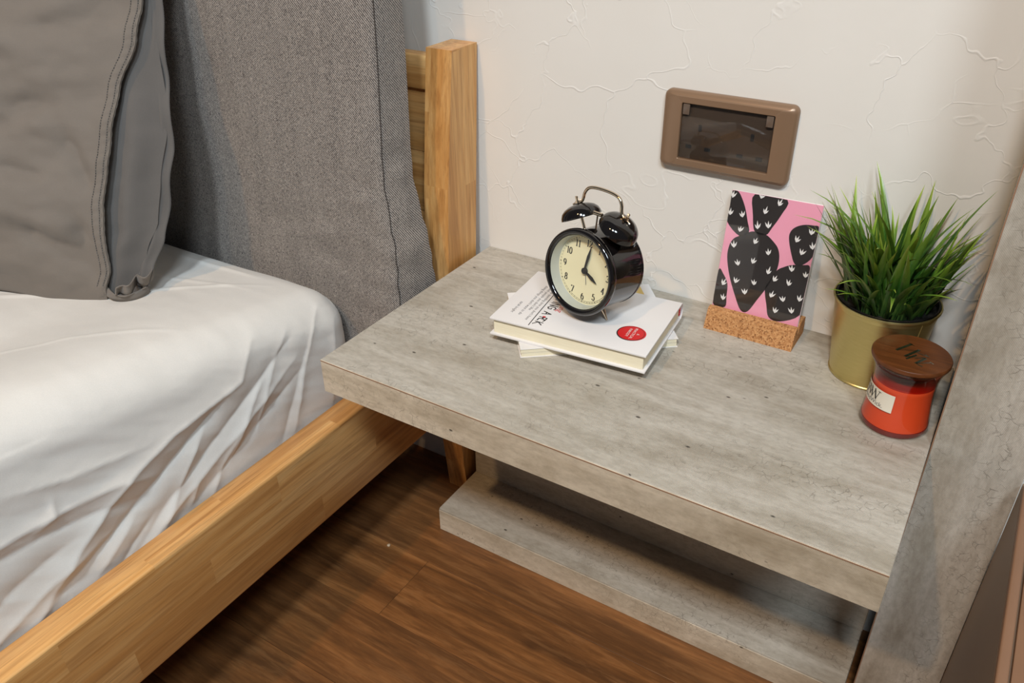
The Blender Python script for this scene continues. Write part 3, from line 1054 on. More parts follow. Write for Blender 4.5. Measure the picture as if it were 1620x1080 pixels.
ring_loops(bm, [sl(hx, hz_, .0075, -0.0003), sl(hx, hz_, .0075, -0.0055), sl(hx - .0012, hz_ - .0012, .0068, -0.0078), sl(hx - .004, hz_ - .004, .005, -0.0095),
                sl(hx - .0140, hz_ - .0052, .002, -0.0115), sl(ix + .0006, iz + .0006, .0016, -0.0112), sl(ix, iz, .0014, -0.0105), sl(ix, iz, .0014, -0.004)])
obj('frame', bm, M['bronze'], so, None, 32)
bm = bmesh.new(); box(bm, -ix, ix, -0.0060, -0.0004, -iz, iz, 0.0006)
obj('socket_plate', bm, M['socket_dark'], so)
def slotbox(cx, cz, w, h, name='pin_slot'):
    bm = bmesh.new()
    ring_loops(bm, [[(cx + sx * w / 2, y, cz + sz * h / 2) for sx, sz in ((-1, -1), (1, -1), (1, 1), (-1, 1))] for y in (-0.00625,)] + [[(cx + sx * (w / 2 - .0004), -0.0062, cz + sz * (h / 2 - .0004)) for sx, sz in ((-1, -1), (1, -1), (1, 1), (-1, 1))]])
    box(bm, cx - w / 2, cx + w / 2, -0.0063, -0.005, cz - h / 2, cz + h / 2)
    return obj(name, bm, M['slot'], so)
for (cx, cz, w, h) in ((-.0292, .0050, .0038, .0075), (-.0405, -.0170, .0066, .0040), (-.0186, -.0175, .0066, .0040), (.0290, .0038, .0038, .0080), (.0180, -.0180, .0070, .0042), (.0392, -.0182, .0070, .0042)):
    slotbox(cx, cz, w, h)
bm = bmesh.new(); box(bm, -ix + .0006, ix - .0006, -0.0092, -0.0080, -iz + .0006, iz - .0006, 0.0004)
tag(obj('flip_cover', bm, M['smoke'], so), 'smoked transparent cover')
for cx in (-.0458, .0458):
    bm = bmesh.new(); box(bm, cx - .0038, cx + .0038, -0.0104, -0.0084, .0185, .0302, 0.0008)
    obj('hinge_clip', bm, M['clip'], so)
for cx in (-.030, .0, .045):
    bm = bmesh.new(); bmesh.ops.create_uvsphere(bm, u_segments=8, v_segments=6, radius=0.0006)
    for v in bm.verts: v.co += Vector((cx, -0.0104, -0.0385))
    obj('rivet', bm, M['steel'], so)

# ------------------------------------------------------------------ the two books
def decal(name, vf, frame, mat, parent):
    return pydata(name, [frame(x, y) for x, y in vf[0]], vf[1], mat, parent)
# lower paperback
a2 = math.atan2(0.1095, 0.1375)
lb = thing('paperback_book', (0.2142, -0.1166, 0.0), 'thin pale paperback lying turned beneath the white hardback book', 'book', None, (0, 0, a2))
for (z0, z1) in ((0.0, 0.0007), (0.0103, 0.0110)):
    bm = bmesh.new(); box(bm, -.088, .088, -.0652, .0652, z0, z1, 0.0002, 1); obj('cover', bm, M['cover'], lb)
bm = bmesh.new(); box(bm, -.0865, .087, -.064, .0645, 0.0007, 0.0052, 0.0002, 1); obj('page_block', bm, M['pages'], lb)
bm = bmesh.new(); box(bm, -.0875, .0865, -.0645, .064, 0.0056, 0.0103, 0.0002, 1); obj('page_block', bm, M['pages'], lb)
bm = bmesh.new(); box(bm, -.0865, .0865, -.0640, .0640, 0.0051, 0.0057); obj('divider', bm, M['cover'], lb)
bm = bmesh.new(); box(bm, .040, .076, .036, .0635, 0.0109, 0.01108); tag(obj('printed_patch', bm, M['yellow'], lb), 'yellow printed patch')
# upper hardback: local s along the long side, w from the fore-edge towards the spine
a1 = R(4.9)
bk = thing('hardback_book', (0.225, -0.1425, 0.011), 'white hardback book with a red sticker lying under the alarm clock', 'book', None, (0, 0, a1))
SL, SW = 0.1815, 0.1250
for z0, z1 in ((0.0, 0.0024), (0.0196, 0.0220)):
    bm = bmesh.new(); box(bm, -SL / 2, SL / 2, -SW / 2, SW / 2, z0, z1, 0.0006); obj('cover_board', bm, M['cover'], bk)
bm = bmesh.new()
prof = [(SW / 2 - .004, 0.0), (SW / 2 + .002, 0.002), (SW / 2 + .0048, 0.007), (SW / 2 + .0054, 0.011), (SW / 2 + .0048, 0.015), (SW / 2 + .002, 0.020), (SW / 2 - .004, 0.022), (SW / 2 - .004, 0.0205), (SW / 2 + .001, 0.0185), (SW / 2 + .0034, 0.0145), (SW / 2 + .0040, .011), (SW / 2 + .0034, 0.0075), (SW / 2 + .001, 0.0035), (SW / 2 - .004, 0.0015)]
poly_thick(bm, prof, lambda y, z, d: (d, y, z), -SL / 2, SL / 2)
obj('spine', bm, M['cover'], bk)
bm = bmesh.new(); box(bm, -SL / 2 + .0035, SL / 2 - .0035, -SW / 2 + .0035, SW / 2 + .0005, 0.0024, 0.0196, 0.0003, 1)
obj('page_block', bm, M['pages'], bk)
for k in range(6):
    bm = bmesh.new(); box(bm, SL / 2 - .0038, SL / 2 - .0022, SW / 2 - .0005, SW / 2 + .0022, 0.0045 + k * .0024, 0.0062 + k * .0024, 0.0003, 1)
    tag(obj('headband', bm, M['red'], bk), 'red headband stitch')
# print on the cover: text runs towards the fore-edge, its top towards +s
def bf(tx, ty):   # tx: reading direction measured from the spine side, ty: up
    return (-SL / 2 + ty, SW / 2 - tx, 0.0220 + 0.00012)
def lines(lst, w):
    return merge([ribbon(l, w) for l in lst])
# curved rule under the title
rule = [(SW - .0738 - .012, .0416), (SW - .0738, .0428), (SW - .045, .0440), (SW - .02, .0452), (SW - .0038, .0462)]
decal('title_rule', ribbon([tuple(p[:2]) for p in smoothpath([(x, y, 0) for x, y in rule], 5)], 0.0010), bf, M['ink'], bk)
GL = {'N': [[(0, 0), (0, 1), (.7, 0), (.7, 1)]], 'O': [[(.35, 0), (0, .4), (.1, .85), (.4, 1), (.7, .6), (.6, .15), (.35, 0)]], 'T': [[(0, 1), (.7, 1)], [(.35, 1), (.35, 0)]],
      'G': [[(.7, .8), (.4, 1), (.05, .75), (.0, .3), (.3, 0), (.65, .15), (.68, .45), (.4, .45)]], 'I': [[(.15, 0), (.15, 1)]], 'V': [[(0, 1), (.3, 0), (.65, 1.05)]],
      'A': [[(0, 0), (.35, 1.05), (.7, 0)], [(.1, .4), (.6, .4)]], 'F': [[(0, 0), (0, 1), (.65, 1)], [(0, .55), (.5, .55)]], 'C': [[(.65, .85), (.3, 1), (0, .6), (.1, .1), (.6, .1)]],
      'K': [[(0, 0), (0, 1)], [(.65, 1), (.02, .45), (.7, -.1)]], ' ': [], '*': []}
def hand(txt, x, y, h, adv, w, jit=0.04):
    out = []
    r2 = random.Random(3)
    for ch in txt:
        for l in GL[ch]:
            out.append(ribbon([(x + (p[0] + r2.uniform(-jit, jit)) * h * .85, y + (p[1] + r2.uniform(-jit, jit)) * h + r2.uniform(-.0004, .0004)) for p in l], w))
        x += adv * (0.45 if ch == 'I' else (0.6 if ch == ' ' else 1.0))
    return merge(out)
decal('title_lettering', hand('NOT GIVING A F', SW - .1130, .0490, .0094, .0082, .0014), bf, M['ink'], bk)
decal('title_lettering', hand('CK', SW - .0225, .0490, .0094, .0082, .0014), bf, M['ink'], bk)
star = []
for k in range(10):
    rr = 0.0026 if k % 2 == 0 else 0.0014
    star.append((SW - .0270 + rr * math.cos(R(90 + 36 * k)), .0540 + rr * math.sin(R(90 + 36 * k))))
decal('title_star', (star, [tuple(range(10))]), bf, M['red'], bk)
def ital(txt, x, y, size, align='RIGHT'):
    v = text_mesh(txt, size, 0.25, align)
    return xf(v, lambda a, b: (x + a, y + b))
decal('title_lettering', ital('the life-changing', SW - .0440, .0605, .0115), bf, M['red'], bk)
decal('title_lettering', ital('magic of', SW - .0660, .0720, .0115), bf, M['red'], bk)
sub = [('how to stop spending time you don\'t have', .0130, .0372), ('with people you don\'t like', .0340, .0312), ('doing things you don\'t want to do', .0200, .0252), ('sarah knight', .0215, .0155)]
for s_, rx_, ty in sub:
    decal('subtitle_lettering', ital(s_, SW - rx_, ty, .0054), bf, M['greyink'], bk)
# red sticker
SC = (SW - .0365, .1525)
def disc(c, rx_, ry_, n=40): return ([(c[0] + rx_ * math.cos(2 * math.pi * k / n), c[1] + ry_ * math.sin(2 * math.pi * k / n)) for k in range(n)], [tuple(range(n))])
def annulus(c, rx_, ry_, w, n=48):
    v = []
    for k in range(n):
        a = 2 * math.pi * k / n
        ww = w * (1 + 0.6 * math.sin(a * 1 + 2.2))
        v += [(c[0] + rx_ * math.cos(a), c[1] + ry_ * math.sin(a)), (c[0] + (rx_ - ww) * math.cos(a), c[1] + (ry_ - ww) * math.sin(a))]
    f = [(2 * k, 2 * ((k + 1) % n), 2 * ((k + 1) % n) + 1, 2 * k + 1) for k in range(n)]
    return v, f
stk = decal('red_sticker', disc(SC, .0152, .0158), lambda a, b: bf(a, b), M['red'], bk)
up = lambda d: (lambda a, b: tuple(Vector(bf(a, b)) + Vector((0, 0, d))))
decal('sticker_ring', annulus((SC[0] + .0008, SC[1] - .0008), .0150, .0150, .0009), up(.00012), M['ink'], bk)
for s_, dy in (('A', .0058), ('PRACTICAL', .0008), ('PARODY', -.0046)):
    v = text_mesh(s_, .0044, 0, 'CENTER')
    decal('sticker_lettering', xf(v, lambda a, b: (SC[0] + a, SC[1] + dy + b)), up(.00024), M['whiteink'], bk)

# ------------------------------------------------------------------ alarm clock
CC = Vector((0.22626, -0.1669, 0.0911))
CU = Vector((0.97317, -0.23007, 0.0)); CN = Vector((0.22778, 0.96351, -0.14062)); CV = Vector((0.03235, 0.13684, 0.99006))
mat3 = Matrix((CU, CN, CV)).transposed()
base = CC - CV * 0.0565 + CN * 0.028
ck = thing('alarm_clock', base, 'black twin-bell alarm clock with cream dial standing on the white book', 'clock', None, mat3.to_euler())
K0 = Vector((0, -0.028, 0.0565))     # dial centre in the clock's own frame (x right, y depth, z up)
def clathe(name, prof, mat, parent=ck, n=72, centre=(0, 0), smooth=35):
    """prof: (radius, depth) turned about the clock's axis"""
    bm = bmesh.new()
    lathe(bm, [(r, d) for r, d in prof], n)
    for v in bm.verts:
        x, y, z = v.co
        v.co = K0 + Vector((x + centre[0], z, y + centre[1]))
    return obj(name, bm, mat, parent, None, smooth)
clathe('case', [(.0405, .002), (.0440, .004), (.0440, .050), (.0446, .0505), (.0446, .0525), (.0425, .0538), (0, .0542)], M['black_gloss'])
clathe('bezel', [(.0400, .0065), (.0402, -.001), (.0412, -.0035), (.0435, -.0052), (.0458, -.0046), (.0471, -.0025), (.0472, .0010), (.0462, .0038), (.0435, .0045)], M['black_gloss'], smooth=60)
clathe('dial_ring', [(.0401, -.0020), (.0385, .0096), (.0380, .0104)], M['rehaut'])
dial = clathe('dial', [(.0384, .0100), (0, .0100)], M['dial'])
def df(d): return lambda x, z: tuple(K0 + Vector((x, d, z)))
# minute track: two rings and 60 ticks
trk = [annulus((0, 0), .0367, .0367, .00022, 72), annulus((0, 0), .0350, .0350, .00022, 72)]
for k in range(60):
    a = 2 * math.pi * k / 60
    w = .0008 if k % 5 == 0 else .0003
    trk.append(ribbon([(.0351 * math.sin(a), .0351 * math.cos(a)), (.0366 * math.sin(a), .0366 * math.cos(a))], w))
decal('minute_track', merge(trk), df(.00985), M['ink'], dial)
def arc(cx, cy, rx_, ry_, a0, a1, n=12): return [(cx + rx_ * math.cos(R(a0 + (a1 - a0) * k / n)), cy + ry_ * math.sin(R(a0 + (a1 - a0) * k / n))) for k in range(n + 1)]
DG = {'0': [arc(.5, .5, .36, .5, 0, 360, 20)], '1': [[(.5, 0), (.5, 1)], [(.5, 1), (.3, .86)], [(.28, 0), (.72, 0)]],
      '2': [arc(.5, .72, .32, .28, 170, -40), [(.745, .54), (.16, .04)], [(.14, .04), (.86, .04)], [(.86, .04), (.88, .2)]],
      '3': [arc(.48, .75, .28, .25, 160, -90), arc(.48, .27, .34, .27, 90, -160)],
      '4': [[(.62, 0), (.62, 1)], [(.62, 1), (.1, .3)], [(.1, .3), (.9, .3)], [(.45, 0), (.8, 0)]],
      '5': [[(.25, .55), (.28, 1)], [(.28, 1), (.8, 1)], arc(.48, .32, .34, .32, 130, -160)],
      '6': [arc(.5, .32, .34, .32, 0, 360, 20), arc(.72, .42, .56, .58, 115, 180)],
      '7': [[(.15, .98), (.86, .98)], [(.86, .98), (.42, 0)], [(.15, .98), (.15, .82)]],
      '8': [arc(.5, .76, .27, .24, 0, 360, 18), arc(.5, .26, .34, .26, 0, 360, 18)],
      '9': [arc(.5, .68, .34, .32, 0, 360, 20), arc(.28, .58, .56, .58, -65, 0)]}
for n_ in range(1, 13):
    a = 2 * math.pi * n_ / 12
    cx, cz = .0300 * math.sin(a), .0300 * math.cos(a)
    s_ = str(n_)
    parts = []
    h = .0072; wdt = .0046
    x0_ = cx - wdt * len(s_) / 2 * (0.86 if len(s_) > 1 else 1)
    for i, ch in enumerate(s_):
        for l in DG[ch]:
            parts.append(ribbon([(x0_ + i * wdt * .82 + p[0] * wdt, cz - h / 2 + p[1] * h) for p in l], .00135, .00042, True))
    decal('numeral', merge(parts), df(.00985), M['ink'], dial)
def handmesh(name, ang, outline, d, mat):
    s, c = math.sin(R(ang)), math.cos(R(ang))
    bm = bmesh.new()
    poly_thick(bm, outline, lambda x, z, t: tuple(K0 + Vector((x * c + z * s, t, -x * s + z * c))), d, d - .0005)
    return obj(name, bm, mat, ck)
handmesh('minute_hand', 11, [(-.0009, 0), (.0009, 0), (.0017, .017), (.0004, .0285), (0, .0300), (-.0004, .0285), (-.0017, .017)], .0070, M['black'])
handmesh('hour_hand', 118, [(-.0010, 0), (.0010, 0), (.0021, .012), (.0006, .0185), (0, .0200), (-.0006, .0185), (-.0021, .012)], .0082, M['black'])
handmesh('alarm_hand', 168, [(-.0003, -.003), (.0003, -.003), (.0002, .0155), (-.0002, .0155)], .0094, M['greyink'])
clathe('hand_hub', [(.0034, .0090), (.0034, .0064), (.0022, .0060), (0, .0060)], M['black'])
clathe('dial_glass', [(.0400, -.0010), (0, -.0010)], M['glass'])
for s in (-1, 1):
    ctr = K0 + Vector((s * .0247, .022, .0500))
    ax = Vector((s * .48, 0, .877))
    q = Vector((0, 0, 1)).rotation_difference(ax).to_matrix()
    BS = 0.81
    prof = [(.0262, .0), (.0275, .0), (.0270, .0040), (.0250, .0090), (.0205, .0135), (.0140, .0165), (.0070, .0180), (0, .0184), ]
    inn = [(0, .0168), (.0070, .0165), (.0140, .0150), (.0195, .0125), (.0238, .0085), (.0256, .0040), (.0262, 0)]
    bm = bmesh.new(); lathe(bm, inn[:-1] + prof[:1] + prof[1:], 56)
    for v in bm.verts: v.co = ctr + q @ (v.co * BS)
    obj('bell', bm, M['black_gloss'], ck, None, 50)
    bm = bmesh.new(); tube(bm, [ctr - ax * .0125, ctr + ax * .0145], .0016, 12)
    lathe_b = bmesh.new()
    obj('bell_post', bm, M['steel'], ck); lathe_b.free()
    bm = bmesh.new(); lathe(bm, [(0, -.0005), (.0030, -.0005), (.0030, .0022), (.0017, .0024), (.0017, .0066), (.0012, .0072), (0, .0072)], 6)
    for v in bm.verts: v.co = ctr + ax * .0160 + q @ v.co
    obj('bell_nut', bm, M['steel'], ck, None, 20)
hp = [(-.0385, .0600), (-.0330, .0635), (-.0280, .0660), (-.0258, .0705), (-.0245, .0770), (-.0205, .0825), (-.013, .0850), (0, .0858), (.013, .0850), (.0205, .0825), (.0245, .0770), (.0258, .0705), (.0280, .0660), (.0330, .0635), (.0385, .0600)]
path = smoothpath([K0 + Vector((x, .022, z + .0005)) for x, z in hp], 6)
bm = bmesh.new(); tube(bm, path, [0.0009 + .0009 * min(1, max(0, min(i, len(path) - 1 - i) / 12)) for i in range(len(path))], 12)
obj('handle', bm, M['steel'], ck, None, 60)
bm = bmesh.new(); tube(bm, [K0 + Vector((0, .017, .042)), K0 + Vector((0, .017, .0612))], .0009, 8)
hm = obj('hammer', bm, M['steel'], ck)
bm = bmesh.new(); tube(bm, [K0 + Vector((-.0055, .017, .0615)), K0 + Vector((.0058, .017, .0615))], .0021, 14)
obj('hammer_head', bm, M['steel'], hm)
for s in (-1, 1):
    bm = bmesh.new(); tube(bm, [K0 + Vector((s * .0155, .0265, -.0405)), K0 + Vector((s * .0180, .0272, -.0450)), K0 + Vector((s * .0236, .0288, -.0543))], [.0030, .0026, .0009], 12)
    obj('foot', bm, M['steel'], ck)
bm = bmesh.new(); tube(bm, [K0 + Vector((0, .046, -.0430)), K0 + Vector((0, .046, -.0520))], [.003, .0018], 12)
obj('foot', bm, M['steel'], ck)
for (x, z, r) in ((.012, .016, .006), (-.012, .016, .006), (.0, -.014, .004)):
    clathe('winding_key', [(r * .5, .053), (r * .5, .058), (r, .0582), (r, .0610), (0, .0612)], M['steel'], ck, 16, (x, z))

# ------------------------------------------------------------------ cactus print in a cork stand
GB = (0.384, -0.034, 0.0)
cs = thing('cork_stand', GB, 'small cork block holding the pink cactus print upright', 'stand')
bm = bmesh.new()
prof = [(-.0585, 0), (-.0575, .004), (-.0515, .0215), (-.0495, .0235), (-.0425, .0236), (-.0408, .0130), (-.0362, .0130), (-.0340, .0236), (-.0150, .0236), (-.0120, .0215), (-.0095, 0)]
poly_thick(bm, prof, lambda y, z, d: (d - GB[0], y - GB[1], z), .3330, .4335)
obj('block', bm, M['cork'], cs, None, 20)
PX0, PX1, PS = .3336, .4316, .1420
lean = math.atan(0.2)
pr = thing('cactus_print', (0.3826, -0.0402, 0.0136), 'pink and black cactus art print behind clear acrylic, leaning in cork stand', 'art print', None, (0, 0, 0))
pr.rotation_euler = Matrix.Rotation(R(0.0), 3, 'X').to_euler()
q_ = Matrix.Rotation(-lean, 3, 'X') @ Matrix.Rotation(R(-1.0), 3, 'Y')
pr.rotation_euler = q_.to_euler()
hw = (PX1 - PX0) / 2
bm = bmesh.new(); box(bm, -hw, hw, .0004, .0020, 0, PS, .0003, 1); card = obj('card', bm, M['pink'], pr)
bm = bmesh.new(); box(bm, -hw - .0002, hw + .0002, .0020, .0036, 0, PS + .0004, .0003, 1); obj('backing', bm, M['whiteink'], pr)
bm = bmesh.new(); box(bm, -hw - .0002, hw + .0002, -.0012, .0001, 0, PS + .0004, .0002, 1); tag(obj('acrylic_sheet', bm, M['glass'], pr), 'clear glossy acrylic front')
def nz(x, s):   # measured print positions -> card coordinates
    xl = .3366 - .049 * s; xr = .4335 - .022 * s
    u = (x - xl) / (xr - xl); v = s / (.1430 - .0018 * u)
    u = min(max(u, 0.002), .998); v = min(max(v, 0.002), .998)
    return (-hw + u * 2 * hw, v * PS)
SH = dict(
 a=[(.3292,.1422),(.337,.1421),(.347,.1281),(.3542,.1116),(.3582,.1001),(.3487,.0941),(.3314,.1077),(.3290,.125)],
 b=[(.3554,.1425),(.3914,.1420),(.3881,.1234),(.382,.109),(.3773,.1004),(.3648,.1014),(.3582,.1201)],
 c=[(.3487,.0941),(.3582,.1001),(.3647,.102),(.3772,.1009),(.3869,.0949),(.3939,.0879),(.3976,.0772),(.3977,.0637),(.3937,.0499),(.3902,.0397),(.3843,.0265),(.3771,.0110),(.3689,.0105),(.359,.0259),(.3478,.0474),(.3407,.0677),(.34,.0814),(.3432,.0899)],
 d=[(.4064,.1143),(.4145,.1184),(.4249,.1195),(.4308,.1182),(.432,.1022),(.4319,.0863),(.4227,.0755),(.4148,.0752),(.4079,.0873),(.4026,.1012),(.4026,.1087)],
 e=[(.3977,.0637),(.4036,.069),(.4119,.0733),(.4241,.0759),(.4326,.0741),(.4340,.0455),(.4336,.0207),(.414,.0083),(.4011,.0100),(.3955,.0235),(.3902,.0397),(.392,.0500)],
 f=[(.3335,.0509),(.3407,.0477),(.3478,.0373),(.3499,.0236),(.3509,.0098),(.3365,.011)])
bm = bmesh.new()
for k, pts in SH.items():
    pp = [nz(x, s) for x, s in pts]
    n = len(pp)
    out = []
    for i in range(n):
        p0, p1, p2, p3 = (Vector(pp[(i + j) % n]) for j in (-1, 0, 1, 2))
        corner = 0
        for j in range(4):
            t_ = j / 4
            out.append(0.5 * ((2 * p1) + (p2 - p0) * t_ + (2 * p0 - 5 * p1 + 4 * p2 - p3) * t_ * t_ + (3 * p1 - p0 - 3 * p2 + p3) * t_ ** 3))
    f = bm.faces.new([bm.verts.new((min(max(p.x, -hw), hw), .0003, min(max(p.y, .0), PS))) for p in out])
bmesh.ops.triangulate(bm, faces=bm.faces[:])
tag(obj('printed_cactus', bm, M['blackprint'], card, None, None), 'black cactus pads')
SPN = [(.3313,.1345),(.3629,.1385),(.3836,.1338),(.3330,.1152),(.3477,.1150),(.3706,.1228),(.348,.0985),(.367,.1051),(.3782,.108),(.3458,.0797),(.3671,.0884),(.3852,.079),(.3551,.0606),(.3699,.0661),(.3891,.058),(.3561,.0400),(.3771,.0423),(.3697,.0294),(.4107,.0986),(.4245,.1091),(.419,.086),(.4299,.0941),(.4136,.066),(.4293,.0627),(.4135,.050),(.3971,.0513),(.4287,.0353),(.4124,.031),(.3979,.0327),(.4062,.0163),(.4241,.0202),(.3423,.0345),(.3468,.0172)]
sp = []
r3 = random.Random(5)
for (x, s) in SPN:
    cx, cz = nz(x, s)
    tilt = r3.uniform(-.35, .35)
    for a in (-.5, 0, .5):
        L_ = (.0088 if a == 0 else .0072) * r3.uniform(.8, 1.1)
        dx, dz = math.sin(a + tilt), math.cos(a + tilt)
        b0 = Vector((cx, cz)); tip = b0 + Vector((dx, dz)) * L_; sd = Vector((dz, -dx)) * .0010
        md_ = b0 + Vector((dx, dz)) * L_ * .45
        pts = [b0, md_ + sd, tip, md_ - sd]
        pts = [(min(max(p.x, -hw), hw), min(max(p.y, 0), PS)) for p in pts]
        sp.append((pts, [(0, 1, 2, 3)]))
vs_, fs_ = merge(sp)
tag(pydata('printed_spines', [(x, .00022, z) for x, z in vs_], fs_, M['whiteink'], card), 'white spine marks')

# ------------------------------------------------------------------ potted grass
PB = (0.5144, -0.0520, 0.0)
pt = thing('potted_grass', PB, 'artificial green grass in a gold metal pot against the wall', 'plant')
bm = bmesh.new()
lathe(bm, [(0, .0008), (.0396, .0008), (.0404, 0), (.0413, .0010), (.0413, .0022), (.0405, .0030), (.0406, .005), (.0492, .0835), (.0500, .0846), (.0511, .0850), (.0514, .0863), (.0509, .0876), (.0498, .0875), (.0494, .0860), (.0490, .080), (0, .080)], 96)
obj('pot', bm, M['gold'], pt, None, 40)
sa = R(-38)
bm = bmesh.new(); tube(bm, [(.0406 * math.cos(sa), .0406 * math.sin(sa), .005), (.0492 * math.cos(sa), .0492 * math.sin(sa), .083)], .0005, 6)
obj('weld_seam', bm, M['gold'], pt)
bm = bmesh.new()
lathe(bm, [(.0440, .070), (.0472, .0885), (.0488, .0888), (.0488, .0868), (.0482, .086)], 72)
tag(obj('inner_liner', bm, M['liner'], pt, None, 40), 'black plastic inner pot')
bm = bmesh.new(); lathe(bm, [(.0462, .0825), (.03, .0838), (0, .0845)], 48)
obj('soil', bm, M['soil'], pt, None, 60)
# blades
blade_meshes = []
def make_blade(L_, bend, w, twist):
    vs, fs, uvs = [], [], []
    n = 8
    for i in range(n + 1):
        t_ = i / n
        ang = bend * t_
        # arc in the xz plane
        if abs(bend) > 1e-3:
            x = L_ / bend * (1 - math.cos(ang)); z = L_ / bend * math.sin(ang)
        else:
            x, z = 0, L_ * t_
        ww = w * (0.75 + 0.5 * t_ if t_ < .4 else 0.95 * (1 - ((t_ - .4) / .6) ** 1.6) + 0.0)
        ww = max(ww, .00012)
        tw = twist * t_
        sx, sy = math.sin(tw) * ww / 2, math.cos(tw) * ww / 2
        dn = Vector((math.cos(ang), 0, -math.sin(ang)))
        c = Vector((x, 0, z))
        vs += [c + Vector((sx, sy, 0)), c + dn * (ww * .22), c - Vector((sx, sy, 0))]
        uvs += [t_] * 3
    for i in range(n):
        for k in range(2):
            a = i * 3 + k
            fs.append((a, a + 1, a + 4, a + 3))
    me = bpy.data.meshes.new('grass_blade')
    me.from_pydata([tuple(v) for v in vs], [], fs)
    uv = me.uv_layers.new(name='UVMap')
    for lp in me.loops:
        uv.data[lp.index].uv = (0.5, uvs[lp.vertex_index])
    for p in me.polygons: p.use_smooth = True
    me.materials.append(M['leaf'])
    tip = vs[-2]
    return me, tip
rg = random.Random(11)
for i in range(40):
    blade_meshes.append(make_blade(rg.uniform(.085, .145), rg.uniform(.05, .75) if i % 4 else rg.uniform(.7, 1.3), rg.uniform(.0056, .0098), rg.uniform(-.5, .5)))
count = 0
tries = 0
while count < 210 and tries < 6000:
    tries += 1
    me, tip = rg.choice(blade_meshes)
    rr = .040 * math.sqrt(rg.random()); th = rg.uniform(0, 2 * math.pi)
    b0 = Vector((rr * math.cos(th), rr * math.sin(th), .0825))
    out = th + rg.gauss(0, .55) if rr > .008 else rg.uniform(0, 2 * math.pi)
    tilt = (rr / .040) * rg.uniform(.12, .60) + rg.gauss(0, .05)
    sc = rg.uniform(.8, 1.05) * (1.0 - .12 * (rr / .04))
    Mx = Matrix.Translation(b0) @ Matrix.Rotation(out, 4, 'Z') @ Matrix.Rotation(tilt, 4, 'Y') @ Matrix.Scale(sc, 4)
    wp = Mx @ tip + Vector(PB)
    mid = Mx @ (tip * .6) + Vector(PB)
    pv = [Mx @ v.co + Vector(PB) for v in me.vertices]
    if any(v.y > -.003 or (v.x > .588 and v.y > -.156) for v in pv): continue
    if wp.y > -.004 or mid.y > -.004 or wp.z < .07 or wp.z > .230: continue
    if wp.x > .586 and wp.y > -.156: continue
    if wp.x > .615 or wp.x < .415: continue
    o = bpy.data.objects.new('grass_blade', me)
    COL.objects.link(o)
    o.parent = pt
    o.matrix_local = Mx
    count += 1

# ------------------------------------------------------------------ candle jar
QB = (0.5532, -0.1311, 0.0)
cd = thing('candle_jar', QB, 'orange-red candle in a glass jar with wooden lid in front of the gold pot', 'candle')
GP = [(.0302, .0), (.0312, .0022), (.0310, .006), (.0298, .018), (.0284, .030), (.0278, .040), (.0279, .050), (.0292, .060), (.0312, .0668), (.0322, .0695), (.0322, .0712)]
def gr(z):
    for (a, b), (c, d) in zip(GP[:-1], GP[1:]):
        if z <= d: return a + (c - a) * (z - b) / (d - b)
    return GP[-1][0]
bm = bmesh.new(); lathe(bm, [(0, 0)] + GP, 80); gl = obj('glass_jar', bm, M['redglass'], cd, None, 50)
bm = bmesh.new(); lathe(bm, [(.0330, .0716), (.0330, .0700), (.0318, .0690), (.0305, .0692)], 72); obj('jar_rim', bm, M['glass'], cd, None, 40)
bm = bmesh.new(); lathe(bm, [(0, .0004), (.0290, .0004), (gr(.003) - .0006, .003), (gr(.006) - .0006, .0066), (0, .0066)], 72); tag(obj('jar_base', bm, M['darkred'], cd, None, 40), 'thick dark red glass base')
wz = [.0068, .012, .02, .03, .04, .046, .0505]
bm = bmesh.new(); lathe(bm, [(0, .0068)] + [(gr(z) - .0011, z) for z in wz] + [(gr(.0515) - .002, .0515), (0, .0508)], 80); obj('wax', bm, M['wax'], cd, None, 50)
bm = bmesh.new(); lathe(bm, [(gr(.0506) - .0009, .0506), (gr(.056) - .0009, .056), (gr(.061) - .0009, .061), (gr(.0665) - .0009, .0665)], 72)
tag(obj('wax_film', bm, M['waxfilm'], cd, None, 180), 'translucent red film inside the upper glass')
bm = bmesh.new(); box(bm, -.007, .007, -.0006, .0006, .0505, .0590); obj('wick', bm, M['lid'], cd)
bm = bmesh.new(); lathe(bm, [(0, .0668), (.0280, .0668), (.0285, .0672), (.0285, .0732), (0, .0732)], 64); obj('lid_plug', bm, M['lid'], cd, None, 40)
bm = bmesh.new(); lathe(bm, [(0, .0728), (.0338, .0728), (.0345, .0734), (.0346, .0748), (.0346, .0764), (.0340, .0772), (0, .0772)], 96); lid = obj('lid', bm, M['lid'], cd, None, 40)
LOGO = [([(-.0036, .0169), (-.0133, .0)], .0028), ([(.0044, .0094), (-.0045, -.0074)], .0028), ([(.0035, -.0011), (-.0028, -.0114)], .0022),
        ([(-.0133, .0), (.0040, .0085)], .0005), ([(-.0045, -.0074), (.0116, -.0015)], .0006), ([(.0041, .0039), (.0134, .0016)], .0011), ([(.0106, .0044), (.0138, .0018)], .0011), ([(.0037, -.0069), (.0116, -.0020)], .0009), ([(.0118, -.0030), (.0057, -.0151)], .0026),
        ([(.0057, -.0155), (.0173, -.0077)], .0010), ([(.0166, -.0068), (.0194, -.0090)], .0010), ([(.0073, -.0167), (.0115, -.0182)], .0013), ([(-.006, .0180), (-.001, .0155)], .0008)]
decal('inlaid_letters', merge([ribbon(l, w) for l, w in LOGO]), lambda x, y: (x, y, .07732), M['silver'], lid)
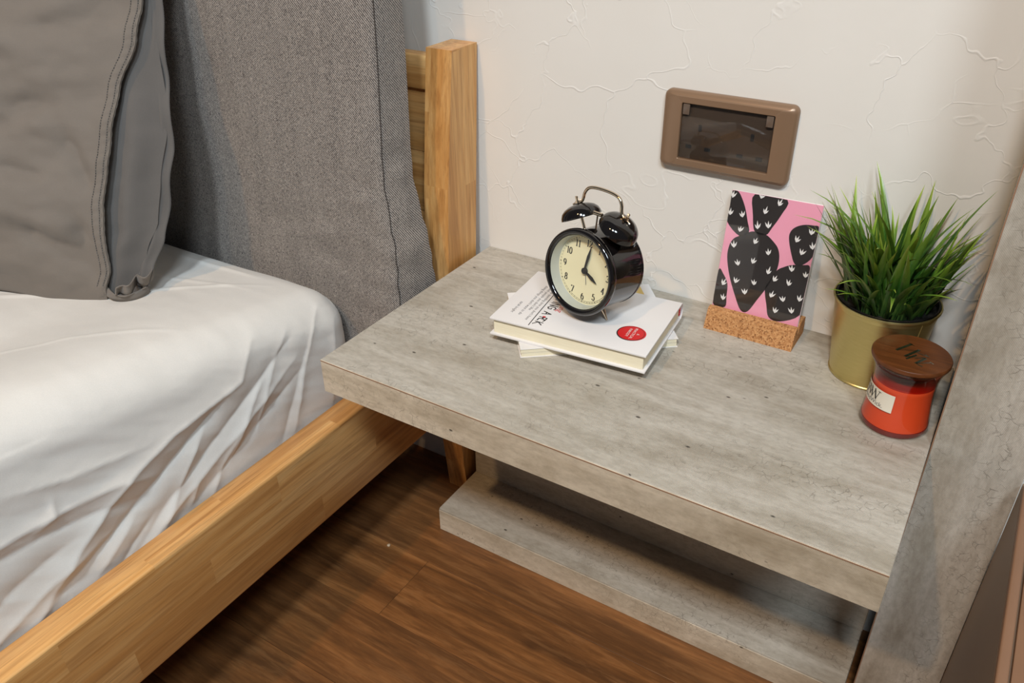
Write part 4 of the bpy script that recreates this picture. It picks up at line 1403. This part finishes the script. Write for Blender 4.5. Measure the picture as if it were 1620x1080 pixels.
# label on the jar
A0, A1 = R(-94), R(-196)
def onjar(a, z, d=.0006): return ((gr(z) + d) * math.cos(a), (gr(z) + d) * math.sin(a), z)
vs, fs = [], []
NAa, NZ_ = 28, 6
for i in range(NAa + 1):
    for j in range(NZ_ + 1):
        vs.append(onjar(A0 + (A1 - A0) * i / NAa, .0265 + .0185 * j / NZ_))
for i in range(NAa):
    for j in range(NZ_):
        a = i * (NZ_ + 1) + j
        fs.append((a, a + 1, a + NZ_ + 2, a + NZ_ + 1))
lbl = pydata('label', vs, fs, M['label'], cd, None, 180)
def onlab(x, y): return onjar(R(-145) + x / .0285, .0265 + y, .0009)
SER = [([(-.0105, .0160), (-.0075, .0072)], .0016), ([(-.0075, .0072), (-.0045, .0150)], .0005), ([(-.0048, .0160), (-.0018, .0072)], .0016), ([(-.0018, .0072), (.0006, .0155)], .0005),
       ([(-.0010, .0160), (.0022, .0072)], .0016), ([(.0022, .0072), (.0050, .0155)], .0005), ([(.0046, .0160), (.0076, .0072)], .0016), ([(.0076, .0072), (.0104, .0158)], .0005),
       ([(-.0120, .0160), (-.0090, .0160)], .0005), ([(-.0062, .0160), (-.0034, .0160)], .0005), ([(.0090, .0160), (.0120, .0160)], .0005)]
decal('label_lettering', merge([ribbon([(l[0][0] + (l[1][0] - l[0][0]) * k / 4, l[0][1] + (l[1][1] - l[0][1]) * k / 4) for k in range(5)], w) for l, w in SER]), onlab, M['ink'], lbl)
v = text_mesh('WoodWick.', .0062, 0, 'CENTER')
decal('label_lettering', xf(v, lambda a, b: (a + .001, b + .0018)), onlab, M['greyink'], lbl)

# ------------------------------------------------------------------ crumb on the floor
bm = bmesh.new(); bmesh.ops.create_icosphere(bm, subdivisions=2, radius=0.0024)
for v in bm.verts:
    v.co *= 1 + 0.5 * fbm(v.co, 400, 2)
    v.co.z = max(v.co.z * .6, -.0012)
tag(obj('crumb', bm, M['crumb'], None, (-0.0532, -0.2127, FLOOR + .0012)), 'tiny pale crumb lying on the floor beside the bed rail', 'crumb')
